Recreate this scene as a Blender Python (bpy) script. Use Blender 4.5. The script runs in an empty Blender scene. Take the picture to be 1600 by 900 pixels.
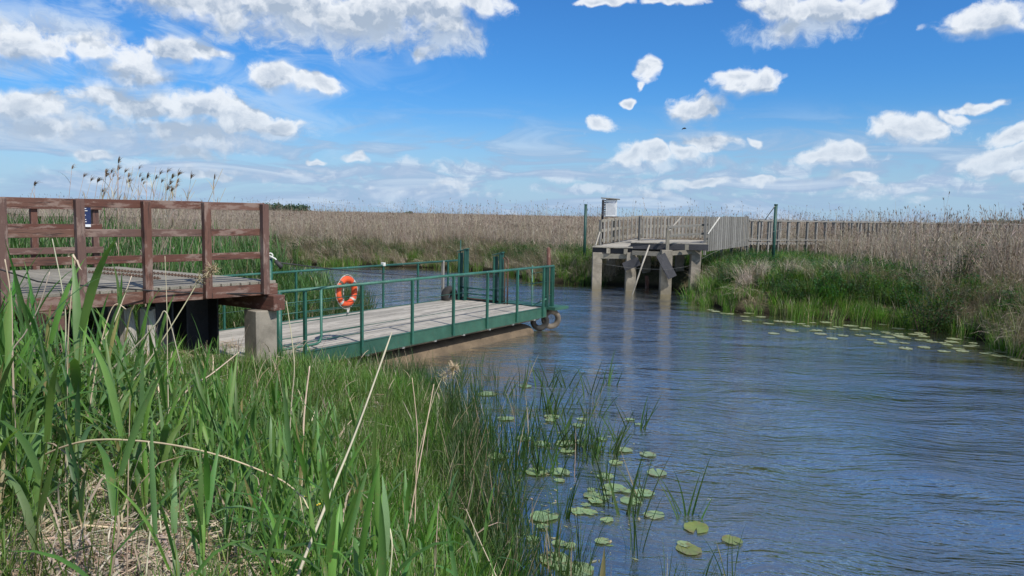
import bpy, math, random
import numpy as np
from mathutils import Vector, Matrix, Euler
R = math.radians
random.seed(7); rng = np.random.default_rng(7)
scene = bpy.context.scene
col = scene.collection

# ------------------------------------------------------------------ camera
EYE = Vector((0, 0, 3.1)); FPX = 1155.0
PITCH, ROLL = R(5.64), R(1.1)
CAMROT = Matrix.Rotation(math.pi/2 - PITCH, 3, 'X') @ Matrix.Rotation(ROLL, 3, 'Z')
def ray(px, py):
    return (CAMROT @ Vector(((px-800)/FPX, -(py-450)/FPX, -1))).normalized()
def at_z(px, py, z):
    d = ray(px, py); t = (z-EYE.z)/d.z; return EYE + d*t
def at_y(px, py, Y):
    d = ray(px, py); return EYE + d*(Y/d.y)
cam_data = bpy.data.cameras.new('camera'); cam_data.lens = 26.0; cam_data.sensor_width = 36
cam_data.clip_end = 9000; cam_data.clip_start = 0.05
cam = bpy.data.objects.new('camera', cam_data); col.objects.link(cam)
cam.matrix_world = Matrix.Translation(EYE) @ CAMROT.to_4x4()
scene.camera = cam
scene.view_settings.view_transform = 'Standard'; scene.view_settings.look = 'None'; scene.view_settings.exposure = 0

# ------------------------------------------------------------------ node helpers
class NT:
    def __init__(s, nt): s.nt = nt; s.L = nt.links
    def n(s, t, ins=None, **kw):
        nd = s.nt.nodes.new(t)
        for k, v in kw.items(): setattr(nd, k, v)
        if ins:
            for k, v in ins.items(): s.set(nd.inputs[k], v)
        return nd
    def set(s, inp, v):
        if isinstance(v, bpy.types.NodeSocket): s.L.new(v, inp)
        elif isinstance(v, bpy.types.Node): s.L.new(v.outputs[0], inp)
        else:
            try: inp.default_value = v
            except Exception: inp.default_value = (*v, 1.0)
    def m(s, op, a, b=None, c=None, clamp=False):
        nd = s.nt.nodes.new('ShaderNodeMath'); nd.operation = op; nd.use_clamp = clamp
        s.set(nd.inputs[0], a)
        if b is not None: s.set(nd.inputs[1], b)
        if c is not None: s.set(nd.inputs[2], c)
        return nd.outputs[0]
    def v(s, op, a, b=None, c=None):
        nd = s.nt.nodes.new('ShaderNodeVectorMath'); nd.operation = op
        s.set(nd.inputs[0], a)
        if b is not None: s.set(nd.inputs[1], b)
        if c is not None: s.set(nd.inputs[2], c)
        return nd.outputs['Value'] if op in ('LENGTH', 'DOT_PRODUCT') else nd.outputs[0]
    def mix(s, f, a, b, typ='MIX'):
        nd = s.nt.nodes.new('ShaderNodeMix'); nd.data_type = 'RGBA'; nd.blend_type = typ
        s.set(nd.inputs[0], f); s.set(nd.inputs[6], a); s.set(nd.inputs[7], b); return nd.outputs[2]
    def ramp(s, f, a, b, lo=0.0, hi=1.0, smooth=True):
        nd = s.nt.nodes.new('ShaderNodeMapRange'); nd.interpolation_type = 'SMOOTHSTEP' if smooth else 'LINEAR'
        s.set(nd.inputs[0], f); s.set(nd.inputs[1], a); s.set(nd.inputs[2], b); s.set(nd.inputs[3], lo); s.set(nd.inputs[4], hi)
        return nd.outputs[0]
    def noise(s, vec, scale, detail=3, rough=0.55, dist=0.0):
        nd = s.nt.nodes.new('ShaderNodeTexNoise'); s.set(nd.inputs['Vector'], vec)
        nd.inputs['Scale'].default_value = scale; nd.inputs['Detail'].default_value = detail
        nd.inputs['Roughness'].default_value = rough; nd.inputs['Distortion'].default_value = dist
        return nd
def c4(c): return (c[0], c[1], c[2], 1.0)

# ------------------------------------------------------------------ sun and sky
SUN_EL, SUN_AZ = R(50), R(140)           # azimuth clockwise from +Y (view direction): behind the viewer, right
sd = Vector((math.sin(SUN_AZ)*math.cos(SUN_EL), math.cos(SUN_AZ)*math.cos(SUN_EL), math.sin(SUN_EL)))
sun = bpy.data.lights.new('sun', 'SUN'); sun.energy = 4.9; sun.angle = R(0.5); sun.color = (1, 0.955, 0.88)
so = bpy.data.objects.new('sun', sun); col.objects.link(so)
so.rotation_euler = (-sd).to_track_quat('-Z', 'Y').to_euler(); so.location = (20, -20, 40)

world = bpy.data.worlds.new('World'); scene.world = world; world.use_nodes = True
W = NT(world.node_tree); world.node_tree.nodes.clear()
sky = W.n('ShaderNodeTexSky', sky_type='NISHITA'); sky.sun_disc = False
sky.sun_elevation = SUN_EL; sky.sun_rotation = SUN_AZ; sky.altitude = 0; sky.air_density = 1.0; sky.dust_density = 0.6; sky.ozone_density = 2.5

def W2(*a):
    nd = W.noise(*a); nd.noise_dimensions = '2D'; return nd
# clouds: (px, py, half-width, half-height, weight) measured as directions in the sky
CL = [(330,8,130,38),(450,15,130,48),(560,35,120,52),(640,20,110,48),(700,40,70,38),(660,78,28,14),(745,5,60,25),
      (20,72,62,34),(75,75,45,22),(165,80,50,30),(205,105,55,36),(285,80,62,24),(330,88,32,16),(430,118,52,24),(490,133,44,22),
      (170,160,60,34),(230,165,60,36),(300,170,80,38),(370,190,80,34),(300,205,130,30),(435,196,36,14),
      (40,165,80,30),(70,200,80,24),(140,198,26,16),(290,240,70,9),(150,243,40,8),(540,246,24,9),(330,268,30,8),(490,250,10,6),
      (1215,14,60,30),(1290,20,80,28),(1350,8,50,22),(1240,42,34,14),(1535,28,58,22),(1012,112,18,20),(1006,132,9,12),(1172,127,62,24),(1150,118,36,16),
      (1102,172,52,26),(930,198,28,15),(985,244,36,20),(1022,243,34,16),(1075,243,34,14),(1112,232,38,20),(1172,225,14,8),(1290,240,44,18),(1335,238,34,15),
      (1412,202,60,22),(1440,190,30,14),(1492,180,18,13),(1530,165,30,10),(1595,215,40,17),(1550,255,52,20),(1590,248,40,16),(1590,280,30,12),
      (1050,2,60,9),(930,3,60,7),(1090,285,60,8),(1330,275,60,9),(1180,283,30,9),(995,162,16,9)]
tc = W.n('ShaderNodeTexCoord').outputs['Generated']
sep = W.n('ShaderNodeSeparateXYZ', {0: tc})
az = W.m('ARCTAN2', sep.outputs[0], sep.outputs[1])
el = W.m('ARCSINE', sep.outputs[2])
P0 = W.n('ShaderNodeCombineXYZ', {0: az, 1: el}).outputs[0]
w1 = W2(P0, 11.0, 3, .65)
Q0 = W.v('ADD', P0, W.v('MULTIPLY', W.v('SUBTRACT', w1.outputs[1], (.5,.5,.5)), (.075,.04,0)))
Qf = W.v('ADD', P0, W.v('MULTIPLY', W.v('SUBTRACT', W2(P0, 60.0, 3, .6).outputs[1], (.5,.5,.5)), (.020,.018,0)))
def billow(P):
    vn = W.n('ShaderNodeTexVoronoi', {'Vector': W.v('MULTIPLY', P, (1, 1.25, 1))}); vn.voronoi_dimensions = '2D'; vn.feature = 'SMOOTH_F1'
    vn.inputs['Scale'].default_value = 26.0; vn.inputs['Detail'].default_value = 2.0; vn.inputs['Roughness'].default_value = .55; vn.inputs['Smoothness'].default_value = .35
    return vn.outputs['Distance']
fb = W.m('SUBTRACT', 1.0, billow(Qf))
fb2 = W.m('SUBTRACT', 1.0, billow(W.v('ADD', Qf, (.004, .010, 0))))
def blobs(P, lst):
    acc = None
    for c in lst:
        d = ray(c[0], c[1]); a = math.atan2(d.x, d.y); e = math.asin(d.z)
        ia, ie = 1155.0/(c[2]*1.0), 1155.0/(c[3]*1.02)
        q = W.v('LENGTH', W.v('MULTIPLY_ADD', P, (ia, ie, 0), (-a*ia, -e*ie, 0)))
        acc = q if acc is None else W.m('MINIMUM', acc, q)
    return W.m('SUBTRACT', 1.0, W.m('POWER', acc, 1.45))
blob = blobs(Q0, CL)
big = sorted(CL, key=lambda c: -c[2]*c[3])[:30]
up_ = blobs(W.v('ADD', Q0, (.004, .024, 0)), big)
sc = W.v('MULTIPLY', P0, (1.3, 4.4, 1.0))
gen = W2(W.v('ADD', sc, (3.1, 5.2, 0)), 7.0, 5, .6).outputs[0]
low = W.m('MULTIPLY', W.ramp(el, .004, .03), W.ramp(el, .090, .045))
lowd = W.m('ADD', W.m('MULTIPLY', W.m('SUBTRACT', gen, .53), 3.0), W.m('MULTIPLY', W.m('SUBTRACT', low, 1.0), 2.0))
away = W.m('MAXIMUM', W.ramp(W.m('ABSOLUTE', az), .68, .85), W.ramp(el, .36, .5))
backd = W.m('ADD', W.m('MULTIPLY', W.m('SUBTRACT', gen, .57), 3.0), W.m('MULTIPLY', W.m('SUBTRACT', away, 1.0), 3.0))
bd = W.m('MAXIMUM', W.m('MAXIMUM', blob, lowd), backd)
fbm = W2(W.v('MULTIPLY', Q0, (1, 1.3, 1)), 24.0, 7, .68).outputs[0]
D0 = W.m('ADD', W.m('ADD', W.m('MULTIPLY', bd, 1.5), .12), W.m('ADD', W.m('MULTIPLY', W.m('SUBTRACT', fb, .45), .62), W.m('MULTIPLY', W.m('SUBTRACT', fbm, .48), 2.1)))

# thin cirrus veil upper left
cir = W2(W.v('MULTIPLY', W.v('ADD', P0, (9, 0, 0)), (2.2, 7.0, 1)), 3.0, 5, .62, .8).outputs[0]
cmask = W.m('MULTIPLY', W.ramp(az, -.02, -.40), W.ramp(el, .0, .1))
ciralpha = W.m('MULTIPLY', W.m('MULTIPLY', W.ramp(cir, .42, .72), cmask), .5)
# sunlit tops, grey undersides: compare with the density higher up
top_ = W.m('SUBTRACT', W.m('MAXIMUM', blob, -.3), W.m('MAXIMUM', up_, -.6))
edge = W.ramp(top_, -.1, .5, 1.15, .5)
alpha = W.ramp(W.m('DIVIDE', D0, edge), -.15, 1.75)
lit = W.m('ADD', .36, W.m('ADD', W.m('MULTIPLY', top_, .75), W.m('MULTIPLY', W.m('SUBTRACT', fb, fb2), 1.3)), clamp=True)
thick = W.ramp(D0, .8, 2.1)
lit2 = W.m('SUBTRACT', lit, W.m('MULTIPLY', thick, .75), clamp=True)
ccol = W.mix(lit2, (4.0, 4.9, 6.2, 1), (8.9, 9.3, 9.8, 1))
haze = W.ramp(el, .17, .0)
front = W.m('MULTIPLY', W.ramp(W.m('ABSOLUTE', az), 2.0, 1.1), W.ramp(el, 1.1, .6))
t1 = W.mix(W.ramp(el, .0, .2), (.62, .96, 1.30, 1), (.34, .84, 1.38, 1))
t1 = W.mix(W.ramp(el, .2, .5), t1, (.26, .74, 1.36, 1))
tint = W.mix(front, (.80, .98, 1.18, 1), t1)
base = W.mix(1.0, sky.outputs[0], tint, 'MULTIPLY')
ccol = W.mix(W.m('MULTIPLY', haze, .55), ccol, (4.9, 6.3, 8.0, 1))
c1 = W.mix(ciralpha, base, (6.6, 7.9, 9.3, 1))
hv = W.m('MULTIPLY', W.ramp(el, .15, .0), .78)
c1 = W.mix(hv, c1, (4.1, 5.9, 8.0, 1))
band = W2(W.v('MULTIPLY', W.v('ADD', P0, (4, 0, 0)), (3.0, 15.0, 1)), 2.2, 5, .6, .5).outputs[0]
bandm = W.m('MULTIPLY', W.m('MULTIPLY', W.ramp(band, .42, .60), W.ramp(el, .16, .05)), .85)
DIM = [(640,264,70,16),(735,268,70,16),(870,270,62,14),(1215,260,50,12),(640,298,130,9),(930,296,130,10),(1250,285,150,12),(1480,290,120,12),(60,185,110,42),(170,215,120,26),(330,215,140,26),(430,205,60,16),
       (500,45,210,40),(700,62,90,26),(1250,45,110,22),(1000,262,80,14),(1110,258,60,10),(270,262,110,12),(480,278,120,10),(90,45,110,26),(1420,208,62,18),(1320,250,90,13),(1560,268,70,12)]
dimd = W.m('ADD', W.m('MULTIPLY', blobs(Q0, DIM), 1.3), W.m('MULTIPLY', W.m('SUBTRACT', fbm, .47), 2.6))
dima = W.m('MULTIPLY', W.ramp(dimd, .0, 1.3), .78)
c1 = W.mix(dima, c1, W.mix(W.ramp(fbm, .40, .62), W.mix(W.ramp(el, .0, .2), (4.0, 5.2, 7.2, 1), (4.6, 5.5, 6.9, 1)), (6.6, 7.6, 8.9, 1)))
c1 = W.mix(bandm, c1, W.mix(W.ramp(band, .5, .75), (3.3, 4.7, 6.9, 1), (5.6, 6.8, 8.4, 1)))
c2 = W.mix(W.m('MULTIPLY', alpha, W.ramp(el, -.005, .03, .0, .95)), c1, ccol)
bg = W.n('ShaderNodeBackground', {0: c2, 1: 0.10})
W.n('ShaderNodeOutputWorld', {0: bg})
world.cycles.sampling_method = 'NONE'

# ------------------------------------------------------------------ terrain
NEAR = [(9,-300),(6,-40),(4.6,-6),(3.4,0),(1.05,3.2),(-0.22,5.6),(-0.70,7.6),(-0.85,9.5),(-1.1,11.2),(-2.0,12.7),(-3.4,13.9),(-4.9,15.6),(-5.6,18),(-5.3,21.6),(-6.6,25.5),(-10,29),(-20,34),(-60,47),(-300,80)]
FARP = [(-300,95),(-60,60),(-25,49),(-13.6,43),(-5,42.5),(-2,41),(0,38.2),(1.4,34.4),(2.6,33.9),(5,33.6),(7.0,32.4),(7.2,30),(6.9,27.2),(7.5,24.8),(9.9,23.4),(11.7,22.5),(12.8,21),(12.6,18.8),(11.9,17),(13,13),(14,8),(15.5,0),(18,-40),(24,-300)]
def segdist(P, poly):
    d = np.full(P.shape[0], 1e9)
    for (ax, ay), (bx, by) in zip(poly[:-1], poly[1:]):
        ab = np.array([bx-ax, by-ay]); L2 = ab @ ab
        ap = P - np.array([ax, ay]); t = np.clip((ap @ ab)/L2, 0, 1)
        q = ap - t[:, None]*ab; d = np.minimum(d, np.hypot(q[:, 0], q[:, 1]))
    return d
RIV = np.array(NEAR + FARP)
def inside(P, poly):
    x, y = P[:, 0], P[:, 1]; c = np.zeros(len(P), bool); n = len(poly); j = n-1
    for i in range(n):
        xi, yi = poly[i]; xj, yj = poly[j]
        cond = ((yi > y) != (yj > y)) & (x < (xj-xi)*(y-yi)/((yj-yi)+1e-12)+xi)
        c ^= cond; j = i
    return c
def wob(x, y, s=1.0):
    return (np.sin(x*1.3*s+y*.7*s)+np.sin(x*.6*s-y*1.7*s+1.3)+np.sin(x*2.9*s+y*2.3*s+.4)*.5+np.sin(-x*3.7*s+y*4.1*s)*.35)/2.85
def sst(a, b, x): t = np.clip((x-a)/(b-a), 0, 1); return t*t*(3-2*t)
def terr(x, y):
    """returns height, distance from the shore (negative in the water), far-bank flag"""
    x = np.atleast_1d(np.asarray(x, float)); y = np.atleast_1d(np.asarray(y, float))
    P = np.stack([x, y], 1); dn = segdist(P, NEAR); df = segdist(P, FARP); ins = inside(P, RIV)
    far = df < dn; s = np.minimum(dn, df) + wob(x, y)*.18
    hn = 1.6*(1-np.exp(-(np.maximum(s, 0)/4.5)**1.3)); hn = hn*(1-.62*sst(13, 17, y)) + .75*sst(6.5, 2.2, y)*sst(0, 1.5, s)
    hf = .95*(1-np.exp(-np.maximum(s, 0)/1.1)) + .10*wob(x, y, .5)*sst(1, 4, s)
    h = np.where(far, hf, hn) + .05*wob(x, y, 2.3)*sst(0, 2, s)
    h = np.where(ins, -np.minimum(1.3, .12+.38*np.abs(s)), h+.01)
    return h, np.where(ins, -np.abs(s), np.maximum(s, 0)), far
def gh(x, y): return float(terr(x, y)[0][0])
def on_ground(px, py):
    d = ray(px, py); t = 1.0
    for i in range(4000):
        p = EYE + d*t
        if p.z <= max(gh(p.x, p.y), 0): return p
        t += .05
    return p

# ------------------------------------------------------------------ mesh builder
class MB:
    def __init__(s): s.v = []; s.f = []; s.c = []; s.uvw = []; s.sm = []
    def add(s, vs, fs, c=(.5,.5,.5), uvw=None, smooth=False):
        o = len(s.v); s.v += [tuple(p) for p in vs]
        s.c += (list(c) if isinstance(c, list) else [c]*len(vs))
        s.uvw += (uvw if uvw else [tuple(p) for p in vs])
        s.f += [tuple(i+o for i in f) for f in fs]; s.sm += [smooth]*len(fs)
    def beam(s, p0, p1, w, h, up=(0,0,1), c=None, taper=1.0):
        """rectangular bar p0->p1; w sideways, h along up"""
        p0, p1 = Vector(p0), Vector(p1); d = p1-p0; L = d.length; d.normalize(); up = Vector(up)
        sd_ = d.cross(up)
        if sd_.length < 1e-4: sd_ = d.cross(Vector((1,0,0)))
        sd_.normalize(); up = sd_.cross(d).normalized()
        r = random.random()*50; vs = []; uv = []
        for q, a, k in ((p0, 0, 1.0), (p1, L, taper)):
            for (i, j) in ((-1,-1),(1,-1),(1,1),(-1,1)):
                vs.append(q + sd_*(i*w/2*k) + up*(j*h/2*k)); uv.append((a+r, i*w/2+r*1.3, j*h/2+r*.7))
        cc = c if c else (random.random(),)*3
        s.add(vs, [(0,1,2,3)[::-1], (4,5,6,7), (0,1,5,4), (1,2,6,5), (2,3,7,6), (3,0,4,7)], cc, uv)
    def tube(s, pts, r, n=8, c=None, cap=True):
        pts = [Vector(p) for p in pts]; N = len(pts)
        rs = r if isinstance(r, (list, tuple)) else [r]*N
        vs = []; uv = []; prev = None; ro = random.random()*20; acc = 0
        for i, p in enumerate(pts):
            d = (pts[min(i+1, N-1)]-pts[max(i-1, 0)]).normalized()
            if prev is None:
                a = d.cross(Vector((0,0,1)));
                if a.length < 1e-3: a = d.cross(Vector((1,0,0)))
            else: a = prev - d*prev.dot(d)
            a.normalize(); prev = a; b = d.cross(a)
            if i: acc += (p-pts[i-1]).length
            for k in range(n):
                t = 2*math.pi*k/n; vs.append(p + a*(math.cos(t)*rs[i]) + b*(math.sin(t)*rs[i]))
                uv.append((acc+ro, math.cos(t)*rs[i], math.sin(t)*rs[i]))
        fs = [(i*n+k, i*n+(k+1)%n, (i+1)*n+(k+1)%n, (i+1)*n+k) for i in range(N-1) for k in range(n)]
        if cap: fs += [tuple(range(n))[::-1], tuple(range((N-1)*n, N*n))]
        s.add(vs, fs, c if c else (.5,.5,.5), uv, True)
    def torus(s, cen, ax_u, ax_v, Rr, r, n=28, m=10, arc=(0, 2*math.pi), c=None, sq=1.0):
        cen, U, V = Vector(cen), Vector(ax_u).normalized(), Vector(ax_v).normalized(); Nn = U.cross(V)
        full = abs(arc[1]-arc[0]-2*math.pi) < 1e-6; k = n if full else n+1
        vs = []; uv = []
        for i in range(k):
            t = arc[0]+(arc[1]-arc[0])*i/n; d = U*math.cos(t)+V*math.sin(t)
            for j in range(m):
                q = 2*math.pi*j/m; vs.append(cen + d*(Rr+r*math.cos(q)) + Nn*(r*sq*math.sin(q))); uv.append((t*Rr, q*r, 0))
        fs = []
        for i in range(n):
            a, b = i*m, ((i+1) % k)*m
            for j in range(m): fs.append((a+j, a+(j+1)%m, b+(j+1)%m, b+j))
        s.add(vs, fs, c if c else (.5,.5,.5), uv, True)
    def leaf(s, pts, ws, side, c0, c1, vee=.18):
        """folded blade along pts; side = sideways vector; colours blend base->tip"""
        N = len(pts); vs = []; cs = []
        side = Vector(side)
        for i, p in enumerate(pts):
            p = Vector(p); d = (Vector(pts[min(i+1, N-1)])-Vector(pts[max(i-1, 0)])).normalized()
            sd_ = (side - d*side.dot(d)).normalized(); nn = sd_.cross(d); w = ws[i]/2; t = i/(N-1)
            cc = tuple(c0[k]*(1-t)+c1[k]*t for k in range(3))
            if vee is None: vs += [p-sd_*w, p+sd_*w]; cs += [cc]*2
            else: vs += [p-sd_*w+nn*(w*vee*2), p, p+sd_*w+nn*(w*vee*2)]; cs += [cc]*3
        if vee is None: fs = [(2*i, 2*i+1, 2*i+3, 2*i+2) for i in range(N-1)]
        else:
            fs = []
            for i in range(N-1):
                a = 3*i; fs += [(a, a+1, a+4, a+3), (a+1, a+2, a+5, a+4)]
        s.add(vs, fs, cs, None, True)
    def mesh(s, name):
        me = bpy.data.meshes.new(name); me.from_pydata(s.v, [], s.f)
        a = me.color_attributes.new('col', 'FLOAT_COLOR', 'POINT')
        arr = np.ones((len(s.v), 4), np.float32); arr[:, :3] = np.array(s.c, np.float32).reshape(-1, 3); a.data.foreach_set('color', arr.ravel())
        u = me.attributes.new('uvw', 'FLOAT_VECTOR', 'POINT'); u.data.foreach_set('vector', np.array(s.uvw, np.float32).ravel())
        me.polygons.foreach_set('use_smooth', s.sm); me.update(); return me
    def build(s, name, mat, parent=None, bevel=0.0, smooth_angle=None):
        me = s.mesh(name); me.materials.append(mat)
        o = bpy.data.objects.new(name, me); col.objects.link(o)
        if parent is not None: o.parent = parent
        if bevel:
            b = o.modifiers.new('bevel', 'BEVEL'); b.width = bevel; b.segments = 2; b.limit_method = 'ANGLE'; b.angle_limit = R(50)
        return o
def tag(o, label=None, cat=None, group=None, kind=None):
    if label: o['label'] = label
    if cat: o['category'] = cat
    if group: o['group'] = group
    if kind: o['kind'] = kind
    return o
def empty(name, loc, label, cat, group=None):
    """thing root: children are built in world coordinates, so the root keeps an inverse offset via parenting"""
    o = bpy.data.objects.new(name, None); o.empty_display_size = .2; col.objects.link(o); o.location = loc
    return tag(o, label, cat, group)
def adopt(root):
    bpy.context.view_layer.update()
    for ch in [c for c in bpy.data.objects if c.parent == root]:
        ch.matrix_parent_inverse = root.matrix_world.inverted()

# ------------------------------------------------------------------ materials
def newmat(name):
    m = bpy.data.materials.new(name); m.use_nodes = True; m.node_tree.nodes.clear(); return m, NT(m.node_tree)
def uvw(N): return N.n('ShaderNodeAttribute', attribute_name='uvw').outputs['Vector']
def colA(N): return N.n('ShaderNodeAttribute', attribute_name='col').outputs['Color']
def finish(N, bsdf): N.n('ShaderNodeOutputMaterial', {0: bsdf})
def bump(N, h, st=.3, d=.01): return N.n('ShaderNodeBump', {'Height': h, 'Strength': st, 'Distance': d}).outputs[0]
def wood(name, ca, cb, cdark, rough=.8, green=0.0, grain=22, worn=None):
    m, N = newmat(name); u = uvw(N)
    g = N.noise(N.v('MULTIPLY', u, (.09, 1, 1)), grain*2.2, 5, .65).outputs[0]
    big = N.noise(N.v('MULTIPLY', u, (.6, 1, 1)), 2.4, 4, .6).outputs[0]
    rnd = N.n('ShaderNodeSeparateColor', {0: colA(N)}).outputs[0]
    c = N.mix(N.ramp(N.m('ADD', N.m('MULTIPLY', big, .6), N.m('MULTIPLY', rnd, .4)), .3, .7), c4(ca), c4(cb))
    c = N.mix(N.ramp(g, .52, .68, 0, .85), c, c4(cdark))
    if worn: c = N.mix(N.ramp(rnd, .6, .85, 0, .5), c, N.mix(.5, c4(ca), (.10,.095,.10,1)))
    if worn: c = N.mix(N.m('MULTIPLY', N.ramp(N.noise(N.v('MULTIPLY', u, (.30, 1, 1)), 9, 6, .72).outputs[0], .50, .62), .75), c, c4(worn))
    if green: c = N.mix(N.m('MULTIPLY', N.ramp(N.noise(u, 5, 4).outputs[0], .5, .7), green), c, (.10, .13, .05, 1))
    b = N.n('ShaderNodeBsdfPrincipled', {'Base Color': c, 'Roughness': rough, 'Specular IOR Level': .25, 'Normal': bump(N, g, .6, .006)})
    finish(N, b); return m
M = {}
M['brownwood'] = wood('brown_stained_wood', (.110,.047,.035), (.150,.080,.060), (.038,.026,.023), .7, 0, 16, worn=(.26,.19,.16))
M['graywood'] = wood('weathered_grey_wood', (.19,.175,.145), (.29,.265,.22), (.08,.072,.06), .85, .12)
M['deckwood'] = wood('pale_deck_wood', (.27,.25,.215), (.42,.385,.33), (.11,.10,.085), .85, 0, 14)
M['fencewood'] = wood('far_fence_wood', (.185,.178,.163), (.27,.26,.24), (.08,.075,.07), .85, .1)
M['oldpost'] = wood('split_old_post_wood', (.38,.34,.29), (.50,.47,.42), (.17,.13,.10), .9, .1, 10)
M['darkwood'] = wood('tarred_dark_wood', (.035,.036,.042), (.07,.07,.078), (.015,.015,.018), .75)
def concrete():
    m, N = newmat('weathered_concrete'); p = N.n('ShaderNodeNewGeometry').outputs['Position']
    n1 = N.noise(p, 3, 6, .65).outputs[0]; n2 = N.noise(p, 60, 4, .7).outputs[0]
    z = N.n('ShaderNodeSeparateXYZ', {0: p}).outputs[2]
    c = N.mix(N.ramp(n1, .35, .65), (.185,.165,.135,1), (.29,.26,.215,1))
    c = N.mix(N.ramp(n2, .5, .75, 0, .4), c, (.16,.14,.12,1))
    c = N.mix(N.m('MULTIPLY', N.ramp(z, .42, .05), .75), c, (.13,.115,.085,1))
    st = N.noise(N.v('MULTIPLY', p, (9, 9, .7)), 1.5, 4).outputs[0]
    c = N.mix(N.ramp(st, .52, .75, 0, .45), c, (.17,.155,.135,1))
    b = N.n('ShaderNodeBsdfPrincipled', {'Base Color': c, 'Roughness': .9, 'Specular IOR Level': .2, 'Normal': bump(N, n2, .5, .01)})
    finish(N, b); return m
M['concrete'] = concrete()
def paint(name, ca, cb, rust=(.16,.09,.05), rustamt=.5, rough=.42):
    m, N = newmat(name); p = N.n('ShaderNodeNewGeometry').outputs['Position']
    n1 = N.noise(p, 2.5, 5).outputs[0]; n2 = N.noise(p, 24, 6, .7).outputs[0]
    c = N.mix(N.ramp(n1, .3, .7), c4(ca), c4(cb))
    c = N.mix(N.ramp(n2, .57, .68, 0, rustamt), c, c4(rust)); c = N.mix(N.ramp(N.noise(p, 7, 4, .7).outputs[0], .40, .68, 0, .35), c, N.mix(1.0, c, (.55,.58,.55,1), 'MULTIPLY'))
    b = N.n('ShaderNodeBsdfPrincipled', {'Base Color': c, 'Roughness': N.ramp(n2, .3, .8, rough, rough+.3), 'Normal': bump(N, n2, .25, .003)})
    finish(N, b); return m
M['green'] = paint('green_painted_steel', (.012,.078,.056), (.022,.115,.082), (.11,.075,.045), .6)
M['greenbeam'] = paint('green_side_beam_paint', (.017,.074,.050), (.028,.100,.068), (.10,.085,.055), .6, .5)
M['greendark'] = paint('dark_green_steel', (.010,.055,.045), (.016,.08,.06), (.07,.06,.05), .5)
M['rail'] = paint('worn_green_handrail', (.022,.10,.072), (.05,.17,.125), (.28,.34,.30), .7)
M['tan'] = paint('rusty_tan_float', (.10,.072,.045), (.16,.115,.072), (.05,.04,.03), .7, .8)
M['whitemetal'] = paint('pale_galvanised_bracket', (.45,.46,.46), (.6,.6,.6), (.2,.15,.1), .4)
M['blacksteel'] = paint('black_steel', (.012,.014,.02), (.03,.033,.042), (.09,.06,.045), .5, .6)
M['rubber'] = paint('old_rubber', (.018,.018,.018), (.05,.045,.04), (.12,.10,.08), .5, .8)
M['muddyrubber'] = paint('muddy_rubber', (.07,.06,.05), (.17,.14,.11), (.03,.03,.03), .6, .85)
M['orange'] = paint('orange_lifebuoy_plastic', (.66,.075,.02), (.78,.12,.035), (.35,.12,.07), .25, .5)
M['ropewhite'] = paint('white_rope', (.46,.45,.41), (.58,.56,.52), (.25,.23,.2), .5, .9)
M['roperope'] = paint('tan_rope', (.45,.40,.33), (.55,.5,.42), (.2,.17,.13), .5, .9)
M['cable'] = paint('dark_cable', (.02,.02,.022), (.04,.04,.042), (.1,.06,.04), .4, .6)
M['chain'] = paint('rusty_chain', (.09,.05,.035), (.14,.08,.05), (.03,.02,.02), .5, .8)
M['paper'] = paint('white_notice_panel', (.72,.74,.75), (.78,.79,.80), (.6,.62,.62), .3, .5)
M['ink'] = paint('notice_print', (.22,.26,.36), (.25,.28,.36), (.2,.2,.3), .2, .6)
M['navy'] = paint('navy_blue_sign', (.012,.025,.085), (.02,.035,.11), (.02,.03,.09), .2, .4)
M['silver'] = paint('reflector', (.55,.55,.52), (.7,.7,.66), (.3,.3,.3), .3, .4)
M['birdblack'] = paint('dark_feathers', (.015,.015,.017), (.03,.03,.032), (.05,.045,.04), .4, .8)
def leafmat(name, jitter=.12, trans=.32, rough=.5, spec=.3, spots=.0):
    m, N = newmat(name); c = colA(N); rnd = N.n('ShaderNodeObjectInfo').outputs['Random']
    p = N.n('ShaderNodeNewGeometry').outputs['Position']
    n = N.noise(p, 1.1, 2).outputs[0]
    hv = N.n('ShaderNodeHueSaturation', {'Hue': N.m('ADD', .5, N.m('MULTIPLY', N.m('SUBTRACT', n, .5), .09)), 'Saturation': N.m('ADD', .8, N.m('MULTIPLY', n, .4)),
              'Value': N.m('ADD', 1-jitter*1.5, N.m('MULTIPLY', N.m('ADD', rnd, n), jitter*1.5)), 'Color': c}).outputs[0]
    sp_ = N.noise(p, 28.0, 3, .7).outputs[0]
    hv = N.mix(N.ramp(sp_, .60, .70, 0, spots), hv, (.26,.20,.09,1)); hv = N.mix(N.ramp(N.noise(p, 9.0, 2).outputs[0], .35, .65, 0, .30), hv, N.mix(1.0, hv, (.62,.66,.6,1), 'MULTIPLY'))
    b = N.n('ShaderNodeBsdfPrincipled', {'Base Color': hv, 'Roughness': rough, 'Specular IOR Level': spec})
    t = N.n('ShaderNodeBsdfTranslucent', {0: N.mix(1.0, hv, (1.25, 1.35, .6, 1), 'MULTIPLY')})
    finish(N, N.n('ShaderNodeMixShader', {0: trans, 1: b, 2: t})); return m
M['leaf'] = leafmat('green_blades', .22, .38, .48, .38, .55)
M['dry'] = leafmat('dry_reed', .2, .12, .75, .2)
M['pad'] = leafmat('lily_pad', .12, .08, .32, .5, .8)
M['flower'] = leafmat('yellow_petals', .1, .2, .6, .2)
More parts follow.
